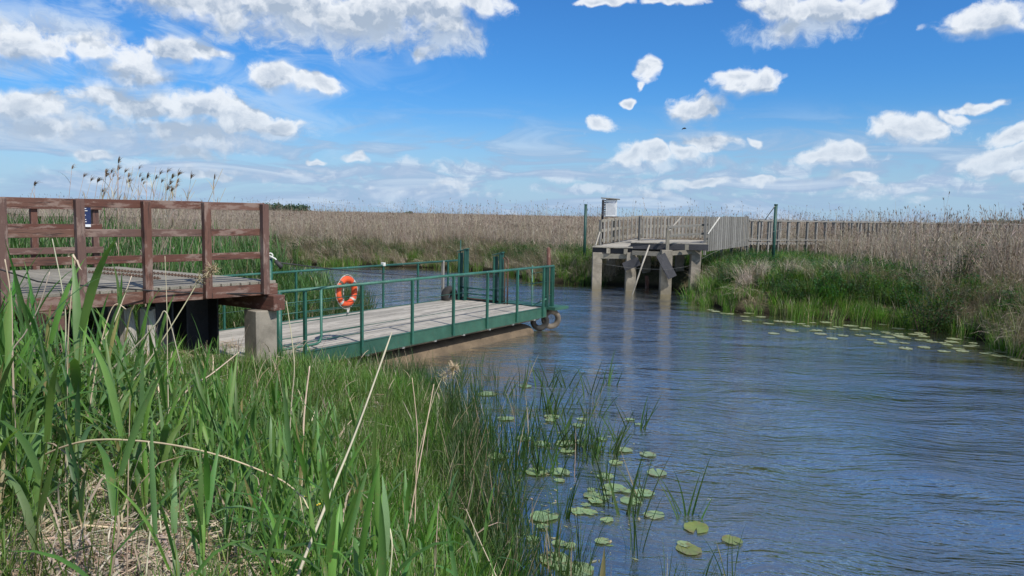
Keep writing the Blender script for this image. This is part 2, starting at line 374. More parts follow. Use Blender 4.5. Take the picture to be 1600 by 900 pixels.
def groundmat():
    m, N = newmat('soil_and_moss'); p = N.n('ShaderNodeNewGeometry').outputs['Position']
    n1 = N.noise(p, .5, 6, .6).outputs[0]; n2 = N.noise(p, 14, 5, .7).outputs[0]
    z = N.n('ShaderNodeSeparateXYZ', {0: p}).outputs[2]
    c = N.mix(N.ramp(n1, .4, .6), (.045,.05,.02,1), (.10,.085,.05,1))
    c = N.mix(N.ramp(n2, .45, .7, 0, .7), c, (.16,.13,.085,1))
    c = N.mix(N.ramp(z, .25, .02), c, (.022,.018,.012,1))
    b = N.n('ShaderNodeBsdfPrincipled', {'Base Color': c, 'Roughness': .95, 'Specular IOR Level': .1, 'Normal': bump(N, n2, .8, .05)})
    finish(N, b); return m
M['ground'] = groundmat()
def watermat():
    m, N = newmat('river_water'); p = N.n('ShaderNodeNewGeometry').outputs['Position']
    rot = N.n('ShaderNodeVectorRotate', {'Vector': p, 'Angle': R(9)}); rot.rotation_type = 'Z_AXIS'
    q = rot.outputs[0]
    q = N.v('ADD', q, N.v('MULTIPLY', N.v('SUBTRACT', N.noise(p, .35, 2).outputs[1], (.5,.5,.5)), (1.4, 1.4, 0)))
    w0 = N.noise(N.v('MULTIPLY', q, (.30, .85, 1)), 1.0, 2, .5).outputs[0]
    w1 = N.noise(N.v('MULTIPLY', q, (1.9, 6.4, 1)), 1.0, 3, .55, .3).outputs[0]
    w2 = N.noise(N.v('MULTIPLY', q, (5.5, 15, 1)), 1.0, 3, .6, .4).outputs[0]
    w3 = N.noise(N.v('MULTIPLY', q, (13, 20, 1)), 1.0, 3, .6).outputs[0]
    calm = N.n('ShaderNodeAttribute', attribute_name='calm').outputs['Fac']
    gust = N.ramp(N.noise(N.v('MULTIPLY', p, (.16, .35, 1)), 1.0, 3).outputs[0], .35, .65, .62, 1.25)
    amp = N.m('MULTIPLY', N.m('SUBTRACT', 1.0, N.m('MULTIPLY', calm, .86)), gust)
    h = N.m('ADD', N.m('ADD', N.m('MULTIPLY', w0, .14), N.m('MULTIPLY', w1, .064)), N.m('ADD', N.m('MULTIPLY', w2, .020), N.m('MULTIPLY', w3, .0085)))
    h = N.m('MULTIPLY', h, amp)
    bn = N.n('ShaderNodeBump', {'Height': h, 'Strength': 1.0, 'Distance': 1.0}).outputs[0]
    mud_reflection = N.noise(p, 1.6, 5, .6).outputs[0]
    body = N.mix(calm, (.095,.105,.11,1), N.mix(N.ramp(mud_reflection, .35, .7), (.018,.026,.018,1), (.065,.068,.055,1)))  # murky body, darkened near the banks to paint in their dark green reflection
    b = N.n('ShaderNodeBsdfPrincipled', {'Base Color': body, 'Roughness': .25, 'IOR': 1.34, 'Specular IOR Level': .5, 'Normal': bn})
    fr = N.n('ShaderNodeFresnel', {'IOR': 2.2, 'Normal': bn}).outputs[0]
    gl = N.n('ShaderNodeBsdfGlossy', {'Color': (1,.965,.84,1), 'Roughness': .06, 'Normal': bn})
    finish(N, N.n('ShaderNodeMixShader', {0: N.m('ADD', .34, N.m('MULTIPLY', fr, .95), clamp=True), 1: b, 2: gl})); return m
M['water'] = watermat()
def fieldmat():
    m, N = newmat('distant_reed_tops'); p = N.n('ShaderNodeNewGeometry').outputs['Position']
    n1 = N.noise(N.v('MULTIPLY', p, (1, .35, 1)), .05, 6, .65).outputs[0]; n2 = N.noise(p, 2.5, 5, .7).outputs[0]
    c = N.mix(N.ramp(n1, .35, .65), (.27,.225,.18,1), (.35,.295,.24,1))
    c = N.mix(N.ramp(n2, .4, .7, 0, .5), c, (.11,.09,.075,1))
    b = N.n('ShaderNodeBsdfPrincipled', {'Base Color': c, 'Roughness': 1, 'Specular IOR Level': 0, 'Normal': bump(N, n2, 1, .5)})
    finish(N, b); return m
M['field'] = fieldmat()

# ------------------------------------------------------------------ ground and water sheets
def axis(lo, hi, step, far_lo, far_hi, g=1.18):
    a = list(np.arange(lo, hi+1e-6, step)); s_ = step
    while a[-1] < far_hi: s_ *= g; a.append(a[-1]+s_)
    s_ = step
    while a[0] > far_lo: s_ *= g; a.insert(0, a[0]-s_)
    return np.array(a)
def sheet(name, xs, ys, zf, mat, kind='structure', mask=None, calm=False):
    X, Y = np.meshgrid(xs, ys); P = X.ravel(), Y.ravel(); Z = zf(*P)
    v = np.stack([P[0], P[1], Z], 1); nx, ny = len(xs), len(ys)
    i = np.arange(nx-1)[None, :] + np.arange(ny-1)[:, None]*nx; i = i.ravel()
    f = np.stack([i, i+1, i+nx+1, i+nx], 1)
    if mask is not None: mk = mask(*P); f = f[mk[f].all(1)]
    me = bpy.data.meshes.new(name); me.vertices.add(len(v)); me.vertices.foreach_set('co', v.astype(np.float32).ravel())
    me.loops.add(f.size); me.loops.foreach_set('vertex_index', f.ravel().astype(np.int32)); me.polygons.add(len(f))
    me.polygons.foreach_set('loop_start', np.arange(0, f.size, 4, dtype=np.int32)); me.polygons.foreach_set('loop_total', np.full(len(f), 4, np.int32))
    me.polygons.foreach_set('use_smooth', np.ones(len(f), bool)); me.update(calc_edges=True); me.validate(); me.materials.append(mat)
    if calm:
        s = terr(*P)[1]; d = np.abs(s); a = me.attributes.new('calm', 'FLOAT', 'POINT'); far = terr(*P)[2]
        wn = 1-sst(.3, 2.3, d); wf = (1-sst(.4, 3.0, d))*.8
        a.data.foreach_set('value', np.where(s > 0, 1, np.where(far, wf, wn)).astype(np.float32))
    o = bpy.data.objects.new(name, me); col.objects.link(o); tag(o, kind=kind); return o
xs = axis(-26, 26, .25, -4500, 4500); ys = axis(-8, 52, .25, -300, 7000)
g = sheet('ground', xs, ys, lambda x, y: terr(x, y)[0], M['ground'])
wxs = axis(-16, 20, .3, -320, 320); wys = axis(-4, 50, .3, -300, 110)
wt = sheet('river_water', wxs, wys, lambda x, y: np.zeros_like(x), M['water'], calm=True, mask=lambda x, y: terr(x, y)[1] < .8)

# ------------------------------------------------------------------ vegetation prototypes (kept outside the scene, instanced by the stuff objects)
def cj(c, j=.25):
    k = 1+random.uniform(-j, j); return tuple(max(0, x*k*(1+random.uniform(-.08, .08))) for x in c)
GREENS = [(.12,.235,.05), (.145,.275,.055), (.10,.205,.06), (.165,.27,.105), (.095,.195,.045)]
SEDGE = [(.10,.20,.032), (.13,.25,.038), (.17,.28,.055), (.075,.16,.033)]
TAN = [(.46,.37,.26), (.52,.43,.31), (.38,.30,.21), (.42,.36,.28), (.55,.48,.37)]
REED = [(.37,.30,.235), (.46,.38,.30), (.27,.215,.17), (.35,.30,.25), (.56,.48,.39)]
def arc_pts(o, az_, L, lean, curl, n):
    """curve that starts near vertical (lean rad from vertical) and bends over by curl rad"""
    pts = [Vector(o)]; st = L/(n-1)
    for i in range(n-1):
        t = lean + curl*(i/(n-1))**1.5
        pts.append(pts[-1] + Vector((math.cos(az_)*math.sin(t), math.sin(az_)*math.sin(t), math.cos(t)))*st)
    return pts
def blade(mb, o, az_, L, w, lean, curl, c0, c1, n=6, vee=.18, base=.6):
    pts = arc_pts(o, az_, L, lean, curl, n)
    ws = [w*(base+(1-base)*min(1, 3*i/(n-1)))*(1-(i/(n-1))**2.2) + .0006 for i in range(n)]
    mb.leaf(pts, ws, (-math.sin(az_), math.cos(az_), random.uniform(-.25, .25)), c0, c1, vee)
def p_shoot(mb, h, o=(0,0,0), lw=.022, nl=6, n=6, vee=.18, pal=GREENS, lean=.08):
    a0 = random.uniform(0, 6.28); st = arc_pts(o, a0, h, random.uniform(0, lean), random.uniform(0, .25), 5)
    c = cj(random.choice(pal)); cy = tuple(x*y for x, y in zip(c, (1.3, 1.15, .9)))
    mb.tube(st, [.0045, .004, .0035, .0025, .001], 4, cy, False)
    for i in range(nl):
        t = (i+.8)/nl; k = t*4; q = min(3, int(k)); p = st[q].lerp(st[q+1], k-q)
        a = a0 + i*math.pi + random.uniform(-.7, .7); last = i >= nl-2
        c_ = cj(random.choice(pal), .18)
        if random.random() < .07: c_ = cj(random.choice([(.32,.27,.12),(.40,.33,.2)]), .2)
        blade(mb, p, a, h*random.uniform(.32, .50), lw*random.uniform(.75, 1.2), random.uniform(.15, .7)*(.5 if last else 1), random.uniform(.1, 2.2)*(.5 if last else 1), c_, tuple(x*1.12 for x in c_), n, vee)
def p_sedge(mb, h, nb=24, w=.007, spread=.12, pal=SEDGE, n=5, curl=1.3, o=(0,0,0), deadfrac=.1, vee=None):
    for i in range(nb):
        a = random.uniform(0, 6.28); r = spread*random.random()**.5
        c = cj(random.choice(TAN if random.random() < deadfrac else pal))
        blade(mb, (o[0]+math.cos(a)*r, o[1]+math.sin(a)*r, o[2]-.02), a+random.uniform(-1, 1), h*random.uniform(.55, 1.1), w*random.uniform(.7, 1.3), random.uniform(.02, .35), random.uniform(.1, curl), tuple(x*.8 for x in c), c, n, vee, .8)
def p_plume(mb, p, az_, s=1.0, c=(.30,.22,.16), nb=10):
    for i in range(nb):
        a = az_ + random.uniform(-.5, .5); blade(mb, p, a, .2*s*random.uniform(.6, 1.1), .018*s, random.uniform(.0, .9), random.uniform(.9, 2.2), cj(c), cj(c), 4, None, .9)
def p_dead(mb, n, h, spread=.35, leanmax=.25, leandir=None, plume=.5, leaves=1.2, th=.0045, sides=3, pal=None):
    pal = pal or REED
    for i in range(n):
        a = random.uniform(0, 6.28); r = spread*random.random()**.5; o = (math.cos(a)*r, math.sin(a)*r, -.03)
        d = (leandir+random.uniform(-.8, .8)) if leandir is not None else random.uniform(0, 6.28)
        hh = h*random.uniform(.55, 1.08); c = cj(random.choice(pal), .25)
        st = arc_pts(o, d, hh, random.uniform(.0, leanmax), random.uniform(-.1, .25), 4)
        mb.tube(st, [th, th, th*.8, th*.45], sides, c, False)
        for k in range(int(leaves+random.random())):
            t = random.uniform(.25, .95)*3; q = min(2, int(t)); p = st[q].lerp(st[q+1], t-q); c2 = cj(random.choice(pal), .25)
            blade(mb, p, random.uniform(0, 6.28), random.uniform(.18, .4), random.uniform(.008, .016), random.uniform(.2, .9), random.uniform(.4, 2.0), c2, c2, 4, None, .9)
        if random.random() < plume and hh > .75*h: p_plume(mb, st[-1], d, random.uniform(.6, 1.0)*min(1, h/2.2), (.26,.19,.15), 6)
def p_litter(mb, n, rad, h=.12, w=.006, L=(.2,.55)):
    for i in range(n):
        a = random.uniform(0, 6.28); r = rad*random.random()**.5; d = random.uniform(0, 6.28); l = random.uniform(*L)
        o = Vector((math.cos(a)*r, math.sin(a)*r, random.random()*h)); c = cj(random.choice(TAN+[(.22,.16,.09),(.30,.23,.14)]), .3); w = random.choice((.003, .005, .007, .012))
        k = random.uniform(-.35, .35); u = Vector((math.cos(d), math.sin(d), k)); wv = Vector((-math.sin(d), math.cos(d), random.uniform(-.5, .5)))
        pts = [o - u*l/2, o + Vector((0, 0, random.uniform(0, .06))), o + u*l/2 + wv*random.uniform(-.08, .08) + Vector((0, 0, -.03))]
        mb.leaf(pts, [w, w*1.1, w*.4], wv, c, c, None)
def p_slump(mb, n, h, leandir=0.0):
    for i in range(n):
        a = random.uniform(0, 6.28); r = .35*random.random()**.5; c = cj(random.choice(REED), .3)
        blade(mb, (math.cos(a)*r, math.sin(a)*r, 0), leandir+random.uniform(-1.1, 1.1), h*random.uniform(.5, 1.2), random.uniform(.006, .013), random.uniform(.1, .7), random.uniform(.9, 2.2), c, c, 5, None, .9)
def p_leafy(mb, n, h, rad, pal=((.035,.11,.028),(.055,.145,.035),(.028,.085,.028),(.08,.18,.05)), ls=.07):
    stems = max(3, n//9)
    for s_ in range(stems):
        a = random.uniform(0, 6.28); r = rad*random.random()**.5; hh = h*random.uniform(.5, 1.05)
        st = arc_pts((math.cos(a)*r, math.sin(a)*r, 0), a, hh, random.uniform(.02, .3), random.uniform(0, .3), 4)
        mb.tube(st, [.004, .0035, .003, .002], 3, (.05,.08,.03), False)
        for k in range(n//stems):
            t = random.uniform(.15, 1)*3; q = min(2, int(t)); p = st[q].lerp(st[q+1], t-q); c = cj(random.choice(pal), .3)
            blade(mb, p, random.uniform(0, 6.28), ls*random.uniform(.7, 1.5), ls*.5*random.uniform(.7, 1.2), random.uniform(.7, 1.5), random.uniform(.2, 1.0), c, c, 4, None, .5)
def protoset(name, mat, fn, k):
    c = bpy.data.collections.new(name)
    for i in range(k):
        mb = MB(); fn(mb, i); me = mb.mesh(name); me.materials.append(mat)
        o = bpy.data.objects.new('%s_%02d' % (name, i), me); c.objects.link(o)
    return c, k
PR = {}
PR['shoot'] = protoset('reed_shoot', M['leaf'], lambda mb, i: p_shoot(mb, random.uniform(.75, 1.05), lw=.034, nl=random.choice((6,7,8))), 9)
PR['shoots'] = protoset('reed_shoot_clump', M['leaf'], lambda mb, i: [p_shoot(mb, random.uniform(.7, 1.1), (random.uniform(-.2,.2), random.uniform(-.2,.2), -.03), .022, 6, 5, .18) for k in range(6)], 6)
PR['tallgreen'] = protoset('green_reed_clump', M['leaf'], lambda mb, i: [p_shoot(mb, random.uniform(1.2, 1.9), (random.uniform(-.35,.35), random.uniform(-.35,.35), -.03), .026, 8, 4, None, [(.07,.155,.04),(.09,.18,.05),(.08,.16,.06)]) for k in range(12)], 5)
PR['sedge'] = protoset('sedge_tuft', M['leaf'], lambda mb, i: p_sedge(mb, .6, 30, .007), 6)
PR['sedgefar'] = protoset('sedge_clump', M['leaf'], lambda mb, i: p_sedge(mb, .62, 70, .012, .3, curl=1.6, n=4, pal=[(.10,.22,.032),(.14,.28,.04),(.18,.31,.055),(.08,.18,.032)]), 5)
PR['grass'] = protoset('fine_grass_tuft', M['leaf'], lambda mb, i: p_sedge(mb, .34, 34, .0045, .10, [(.125,.26,.045),(.16,.30,.055),(.10,.21,.045)], 4, 1.8), 5)
PR['emerge'] = protoset('waterside_blades', M['leaf'], lambda mb, i: p_sedge(mb, .8, 11, .012, .10, [(.035,.085,.02),(.05,.11,.025)], 6, .8, deadfrac=.05, vee=.15), 5)
PR['dead'] = protoset('dead_reed_clump', M['dry'], lambda mb, i: p_dead(mb, 26, 2.15, .45, .22, 2.6 if i % 2 else None, .45), 6)
PR['deadfine'] = protoset('dead_reed_edge', M['dry'], lambda mb, i: p_dead(mb, 22, 2.0, .4, .35, 2.9 if i % 2 else .2, .35, 2.2, .005, 4), 6)
PR['tips'] = protoset('tall_reed_tips', M['dry'], lambda mb, i: p_dead(mb, 7, 2.75, .9, .28, 2.7 if i % 2 else .3, .7, .8, .0065, 3), 6)
PR['deadfar'] = protoset('dead_reed_mass', M['dry'], lambda mb, i: p_dead(mb, 70, 2.15, 1.4, .2, None, .6, .7, .009), 4)
PR['single'] = protoset('dead_reed_stem', M['dry'], lambda mb, i: p_dead(mb, 1, 1.0, .02, .55, None, 0, 1.6, .0035, 4, TAN), 6)
PR['litter'] = protoset('straw_litter', M['dry'], lambda mb, i: p_litter(mb, 130, .36), 5)
PR['slump'] = protoset('slumped_reed', M['dry'], lambda mb, i: p_slump(mb, 70, .95, 4.2), 6)
PR['leafy'] = protoset('nettle_patch', M['leaf'], lambda mb, i: p_leafy(mb, 170, .75, .38), 5)

def scatter(name, label, key, pts, rots, scl):
    """one 'stuff' object: geometry nodes instance the prototype meshes on its points"""
    c, k = PR[key]; n = len(pts)
    if n == 0: return
    me = bpy.data.meshes.new(name); me.vertices.add(n); me.vertices.foreach_set('co', np.asarray(pts, np.float32).ravel())
    a = me.attributes.new('rot', 'FLOAT_VECTOR', 'POINT'); a.data.foreach_set('vector', np.asarray(rots, np.float32).ravel())
    a = me.attributes.new('scl', 'FLOAT_VECTOR', 'POINT'); a.data.foreach_set('vector', np.asarray(scl, np.float32).ravel())
    a = me.attributes.new('idx', 'INT', 'POINT'); a.data.foreach_set('value', rng.integers(0, k, n).astype(np.int32))
    me.materials.append(c.objects[0].data.materials[0])
    o = bpy.data.objects.new(name, me); col.objects.link(o); tag(o, label, name.replace('_', ' '), kind='stuff')
    ng = bpy.data.node_groups.new(name, 'GeometryNodeTree'); ng.is_modifier = True
    ng.interface.new_socket('Geometry', in_out='INPUT', socket_type='NodeSocketGeometry')
    ng.interface.new_socket('Geometry', in_out='OUTPUT', socket_type='NodeSocketGeometry')
    gi = ng.nodes.new('NodeGroupInput'); go = ng.nodes.new('NodeGroupOutput')
    ci = ng.nodes.new('GeometryNodeCollectionInfo'); ci.inputs[0].default_value = c; ci.inputs[1].default_value = True; ci.inputs[2].default_value = True
    ip = ng.nodes.new('GeometryNodeInstanceOnPoints'); ip.inputs['Pick Instance'].default_value = True
    def at_(nm, t):
        x = ng.nodes.new('GeometryNodeInputNamedAttribute'); x.data_type = t; x.inputs[0].default_value = nm
        return [s_ for s_ in x.outputs if s_.enabled and s_.name == 'Attribute'][0]
    L = ng.links; L.new(gi.outputs[0], ip.inputs['Points']); L.new(ci.outputs[0], ip.inputs['Instance'])
    er = ng.nodes.new('FunctionNodeEulerToRotation'); L.new(at_('rot', 'FLOAT_VECTOR'), er.inputs[0])
    L.new(at_('idx', 'INT'), ip.inputs['Instance Index']); L.new(er.outputs[0], ip.inputs['Rotation']); L.new(at_('scl', 'FLOAT_VECTOR'), ip.inputs['Scale'])
    L.new(ip.outputs[0], go.inputs[0])
    md = o.modifiers.new('instances', 'NODES'); md.node_group = ng; return o
def sample(n, x0, x1, y0, y1, cond):
    x = rng.uniform(x0, x1, n); y = rng.uniform(y0, y1, n); h, s, far = terr(x, y)
    k = cond(x, y, s, far); return x[k], y[k], h[k], s[k]
def rs(n, tilt=.12, s0=.8, s1=1.2, zs=None):
    rot = np.stack([rng.normal(0, tilt, n), rng.normal(0, tilt, n), rng.uniform(0, 6.28, n)], 1)
    s = rng.uniform(s0, s1, n); z = s if zs is None else s*rng.uniform(*zs, n)
    return rot, np.stack([s, s, z], 1)
def view(x, y, m=.80): return (np.abs(x) < m*np.maximum(y, 0)+2.5)
def bern(p): return rng.random(len(p)) < p
def nz(x, y, f=.5, o=0.0): return wob(x*f+o, y*f-o)*.5+.5
# patches of trampled straw in the foreground (x, y, radius)
STRAW = [(-2.0, 3.5, .60), (-2.95, 5.2, .45), (-2.55, 4.4, .36), (-1.6, 3.1, .36), (-1.75, 2.7, .35)]
def strawm(x, y):
    m = np.zeros_like(x)
    for a, b, r in STRAW: m = np.maximum(m, 1-sst(r*.6, r*1.15, np.hypot(x-a, y-b)))
    return m
# footprint of the platform (no tall plants through the deck)
U = Vector((.54, .8417, 0)).normalized(); V = Vector((-U.y, U.x, 0))
PE = Vector((-3.72, 11.22, 0)); RO = Vector((-4.12, 11.9, 0))
UP = Vector((.661, .750, 0)); VP = Vector((-.86, .51, 0)).normalized()
def locp(org, x, y):
    dx, dy = x-org.x, y-org.y; D_ = UP.x*VP.y-UP.y*VP.x; return (dx*VP.y-dy*VP.x)/D_, (UP.x*dy-UP.y*dx)/D_
def loc(org, x, y):
    dx, dy = x-org.x, y-org.y; return dx*U.x+dy*U.y, dx*V.x+dy*V.y
def clear(x, y):
    a, b = locp(PE, x, y); onp = (a < .25) & (a > -9) & (b > -.22) & (b < 4.35)
    a2, b2 = loc(RO, x, y); onr = (a2 > -.3) & (a2 < 10.3) & (b2 > -.12) & (b2 < 3.3)
    return ~(onp | onr)
def underp(x, y):
    a, b = locp(PE, x, y); return (a < .1) & (a > -9) & (b > -.1) & (b < 4.2)
NBANK = lambda x, y, s, far: (~far) & clear(x, y) & (np.hypot(x, y) > 1.9)
# fine grass
x, y, h, s = sample(9000, -9.5, 1.5, 1.9, 14, lambda x, y, s, far: NBANK(x, y, s, far) & (s > .15) & view(x, y) & bern(1-.96*strawm(x, y)) & bern(np.clip(.35+.65*nz(x, y, .9), 0, 1)))
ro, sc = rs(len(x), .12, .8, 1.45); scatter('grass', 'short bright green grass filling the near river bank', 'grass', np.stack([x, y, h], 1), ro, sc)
# sedge
x, y, h, s = sample(5200, -10, 1.5, 2.2, 15, lambda x, y, s, far: NBANK(x, y, s, far) & (s > -.25) & view(x, y) & bern(1-.9*strawm(x, y)) & bern(.35+.65*(1-sst(0, 4, s))))
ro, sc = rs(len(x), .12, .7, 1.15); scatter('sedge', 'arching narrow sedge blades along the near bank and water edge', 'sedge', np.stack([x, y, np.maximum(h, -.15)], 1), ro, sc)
# broad reed shoots
x, y, h, s = sample(7200, -10, 1.6, 2.3, 14, lambda x, y, s, far: NBANK(x, y, s, far) & (s > .12) & view(x, y) & bern(1-.93*strawm(x, y)) & bern(np.clip(.15+.75*nz(x, y, .8, 2.0), 0, 1)) & bern(np.where(np.hypot(x, y) < 3.4, .55, .8)))
ro, sc = rs(len(x), .10, .62, 1.08); sc[:, 2] *= np.where(y > 8, .72, .95); sc *= (1+.38*sst(-.34, -.60, x/np.maximum(y, .1))*(1-sst(7.5, 9, y)))[:, None]; sc *= np.where((x > -6.8) & (y > 7.2), .68, 1)[:, None]; sc *= np.where(s < 1.0, .68, 1)[:, None]
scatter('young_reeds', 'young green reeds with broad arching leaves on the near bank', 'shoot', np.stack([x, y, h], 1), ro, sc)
# emergent edge in the shallow water
x, y, h, s = sample(5200, -6, 3, 5.5, 17, lambda x, y, s, far: (~far) & clear(x, y) & (s < .1) & (s > -2.4) & bern(np.maximum((1-sst(.1, 1.35, -s))**1.6, .05)))
ro, sc = rs(len(x), .10, .55, 1.0); scatter('water_edge_reeds', 'thin dark green blades standing in the shallows at the foot of the near bank', 'emerge', np.stack([x, y, np.full_like(x, -.05)], 1), ro, sc)
# straw litter
x, y, h, s = sample(9000, -9, 1, 2, 13, lambda x, y, s, far: (~far) & (s > .3) & view(x, y) & bern(np.clip(strawm(x, y)*1.0+.05, 0, 1)))
ro, sc = rs(len(x), .15, .6, 1.1); scatter('straw', 'pale matted straw of last year lying between the green reeds', 'litter', np.stack([x, y, h+.02], 1), ro, sc)
# dead single stems through the near green
x, y, h, s = sample(1500, -10, 1.2, 3.0, 13, lambda x, y, s, far: NBANK(x, y, s, far) & (s > 0) & view(x, y) & bern(np.full(len(x), .6)))
ro, sc = rs(len(x), .28, .45, 1.0); scatter('dead_stems', 'thin dry stems scattered through the near green reeds', 'single', np.stack([x, y, h], 1), ro, sc)

# near bank beyond the platform: tall green reeds with dead ones
x, y, h, s = sample(5200, -34, -4, 9, 38, lambda x, y, s, far: (~far) & clear(x, y) & (s > -.15) & (y > 13.2+.0*x) & view(x, y, .9) & (locp(PE, x, y)[1] > 4.3) & bern(np.full(len(x), .62)))
ro, sc = rs(len(x), .1, .75, 1.05, (.85, 1.05)); sc[:, 2] *= np.where(s < 1.3, .62, 1); scatter('green_reed_bed', 'dense green reeds growing behind the wooden platform', 'tallgreen', np.stack([x, y, np.maximum(h, -.1)], 1), ro, sc)
x, y, h, s = sample(3000, -40, -4, 9, 40, lambda x, y, s, far: (~far) & clear(x, y) & (s > 1.6) & (y > 13.2) & view(x, y, .9) & (locp(PE, x, y)[1] > 4.3) & bern(np.full(len(x), .55)))
ro, sc = rs(len(x), .12, .8, 1.0, (.78, 1.0)); scatter('dry_reed_bed', 'dry tan reeds standing among the green ones behind the wooden platform', 'deadfine', np.stack([x, y, h], 1), ro, sc)
x, y, h, s = sample(2600, -9, -3.2, 13, 28, lambda x, y, s, far: (~far) & clear(x, y) & (s < .5) & (s > -1.2) & bern(np.full(len(x), .8)))
ro, sc = rs(len(x), .1, .8, 1.25); scatter('rush_bed', 'green rushes standing in the water behind the ferry raft', 'emerge', np.stack([x, y, np.full_like(x, -.05)], 1), ro, sc)

# far bank
def pxof(x, y): return 800+1155*x/np.maximum(y, 1)
def FB(x, y, s, far): return far & view(x, y, .86) & (y > 8)
PA, PB = (3.3, 31.0), (8.9, 36.5)
def notpier(x, y):    # keep the landing deck and the boardwalk free
    dx, dy = x-3.6, y-31.9; a = dx*.58+dy*.81; b = dx*.86-dy*.51
    return ~((a > -.6) & (a < 4.2) & (b > -.3) & (b < 4.6))
def s_shore(x, y): return terr(x, y)[1]
greenzone = lambda x, y: np.clip(sst(1010, 1080, pxof(x, y))*(1-.65*sst(1400, 1490, pxof(x, y))) + .42*(1-sst(930, 945, pxof(x, y)))*(s_shore(x, y) < 3.2) + .45*sst(850, 885, pxof(x, y))*(1-sst(930, 945, pxof(x, y))), 0, 1)
x, y, h, s = sample(26000, -36, 34, 12, 52, lambda x, y, s, far: FB(x, y, s, far) & (s < 1.1) & (s > -.3) & bern(.50+.5*greenzone(x, y)) & notpier(x, y) & bern(.45+.55*nz(x, y, .8, 3)))
ro, sc = rs(len(x), .15, .7, 1.2); scatter('bank_sedge', 'bright green sedge hanging over the water along the far bank', 'sedgefar', np.stack([x, y, np.maximum(h, 0)-.02], 1), ro, sc)
x, y, h, s = sample(30000, -36, 34, 12, 52, lambda x, y, s, far: FB(x, y, s, far) & (s > .6) & (s < np.where(greenzone(x, y) > .5, 8.5, 3.8)) & bern(np.clip(.05+.33*greenzone(x, y)+.40*(nz(x, y, .35, 5) > .55), 0, 1)) & notpier(x, y))
ro, sc = rs(len(x), .12, .8, 1.3, (.6, 1.0)); scatter('nettles', 'dark leafy nettles covering the slope of the far bank', 'leafy', np.stack([x, y, h], 1), ro, sc)
x, y, h, s = sample(30000, -36, 34, 12, 52, lambda x, y, s, far: FB(x, y, s, far) & (s > 1.2) & (s < 9) & bern(np.clip(greenzone(x, y)*1.3, 0, 1)) & notpier(x, y) & bern(.3+.7*nz(x, y, .5, 8)))
ro, sc = rs(len(x), .12, .8, 1.3); scatter('slope_grass', 'long green grass on top of the far bank beside the landing stage', 'sedgefar', np.stack([x, y, h], 1), ro, sc)
x, y, h, s = sample(34000, -36, 34, 12, 52, lambda x, y, s, far: FB(x, y, s, far) & (s > .0) & (s < 3.4) & bern(np.clip(.75-.70*greenzone(x, y)+.5*(nz(x, y, .4, 1) > .8), 0, 1)) & notpier(x, y))
ro, sc = rs(len(x), .18, .7, 1.15); ro[:, 2] = rng.normal(0, .7, len(x)); scatter('slumped_reeds', 'slumped grey brown reeds hanging down the slope of the far bank', 'slump', np.stack([x, y, h+.05], 1), ro, sc)
def pdead(x, y, s):
    p = np.where(s < 3, .28, .8)*(1-greenzone(x, y)*(1-sst(6.5, 10, s)))
    return np.clip(p, 0, 1)
x, y, h, s = sample(15000, -40, 40, 12, 62, lambda x, y, s, far: FB(x, y, s, far) & (s > 1.3) & (s < 14) & bern(pdead(x, y, s)) & notpier(x, y) & (np.hypot(x, y) < 62))
ro, sc = rs(len(x), .09, .85, 1.1, (.72, 1.04)); sc[:, 2] *= np.where(s < 3.2, .75, 1)*(.84+.22*nz(x, y, .25, 4)); scatter('reed_bed', 'dense dead tan reeds with feathery tops along the far bank', 'deadfine', np.stack([x, y, h], 1), ro, sc)
x, y, h, s = sample(9000, -95, 95, 30, 110, lambda x, y, s, far: FB(x, y, s, far) & (s > 12) & bern(np.where(np.hypot(x, y) < 65, .9, .35)) & notpier(x, y))
ro, sc = rs(len(x), .06, .95, 1.2, (.82, 1.04)); sc[:, 2] *= .93*(.9+.15*nz(x, y, .12, 4)); scatter('reed_field', 'wide field of dead tan reeds behind the far bank', 'dead', np.stack([x, y, h], 1), ro, sc)
x, y, h, s = sample(9000, -330, 330, 80, 380, lambda x, y, s, far: FB(x, y, s, far) & (s > 12) & bern(np.clip(90/np.hypot(x, y), 0, 1)))
ro, sc = rs(len(x), .04, 1.0, 1.4); sc[:, 2] = rng.uniform(.92, 1.02, len(x)); scatter('distant_reeds', 'distant reed tops merging into one pale line at the horizon', 'deadfar', np.stack([x, y, h], 1), ro, sc)
x, y, h, s = sample(4600, -60, 60, 22, 75, lambda x, y, s, far: FB(x, y, s, far) & (s > 3.0) & bern(np.clip(.45+.7*(nz(x, y, .3, 6)-.4), .05, 1)) & notpier(x, y) & bern(1-.8*greenzone(x, y)*(s < 9)))
ro, sc = rs(len(x), .08, .8, 1.12); scatter('reed_tips', 'taller dry reed stems with feathery heads standing up above the reed bed', 'tips', np.stack([x, y, h], 1), ro, sc)
nn_ = 26; cc_ = rng.integers(0, 3, nn_); cx_ = np.array([9.3, 11.4, 8.6])[cc_]+rng.normal(0, .75, nn_); cy_ = np.array([27.4, 25.6, 26.0])[cc_]+rng.normal(0, .5, nn_)
ro, sc = rs(nn_, .2, .6, .9); scatter('straw_mat', 'grey brown mat of collapsed reeds lying on the green slope right of the landing stage', 'slump', np.stack([cx_, cy_, terr(cx_, cy_)[0]+.32], 1), ro, sc)
# the continuous canopy further off
cxs = axis(-120, 120, 3, -4500, 4500); cys = axis(56, 200, 2.5, 50, 6500)
cn = sheet('reed_plain', cxs, cys, lambda x, y: np.where(np.hypot(x, y) < 95, 2.2, 2.55)+.18*wob(x, y, .4)+rng.uniform(-.12, .12, len(x)), M['field'], 'structure', mask=lambda x, y: (terr(x, y)[2]) & (terr(x, y)[1] > 14))
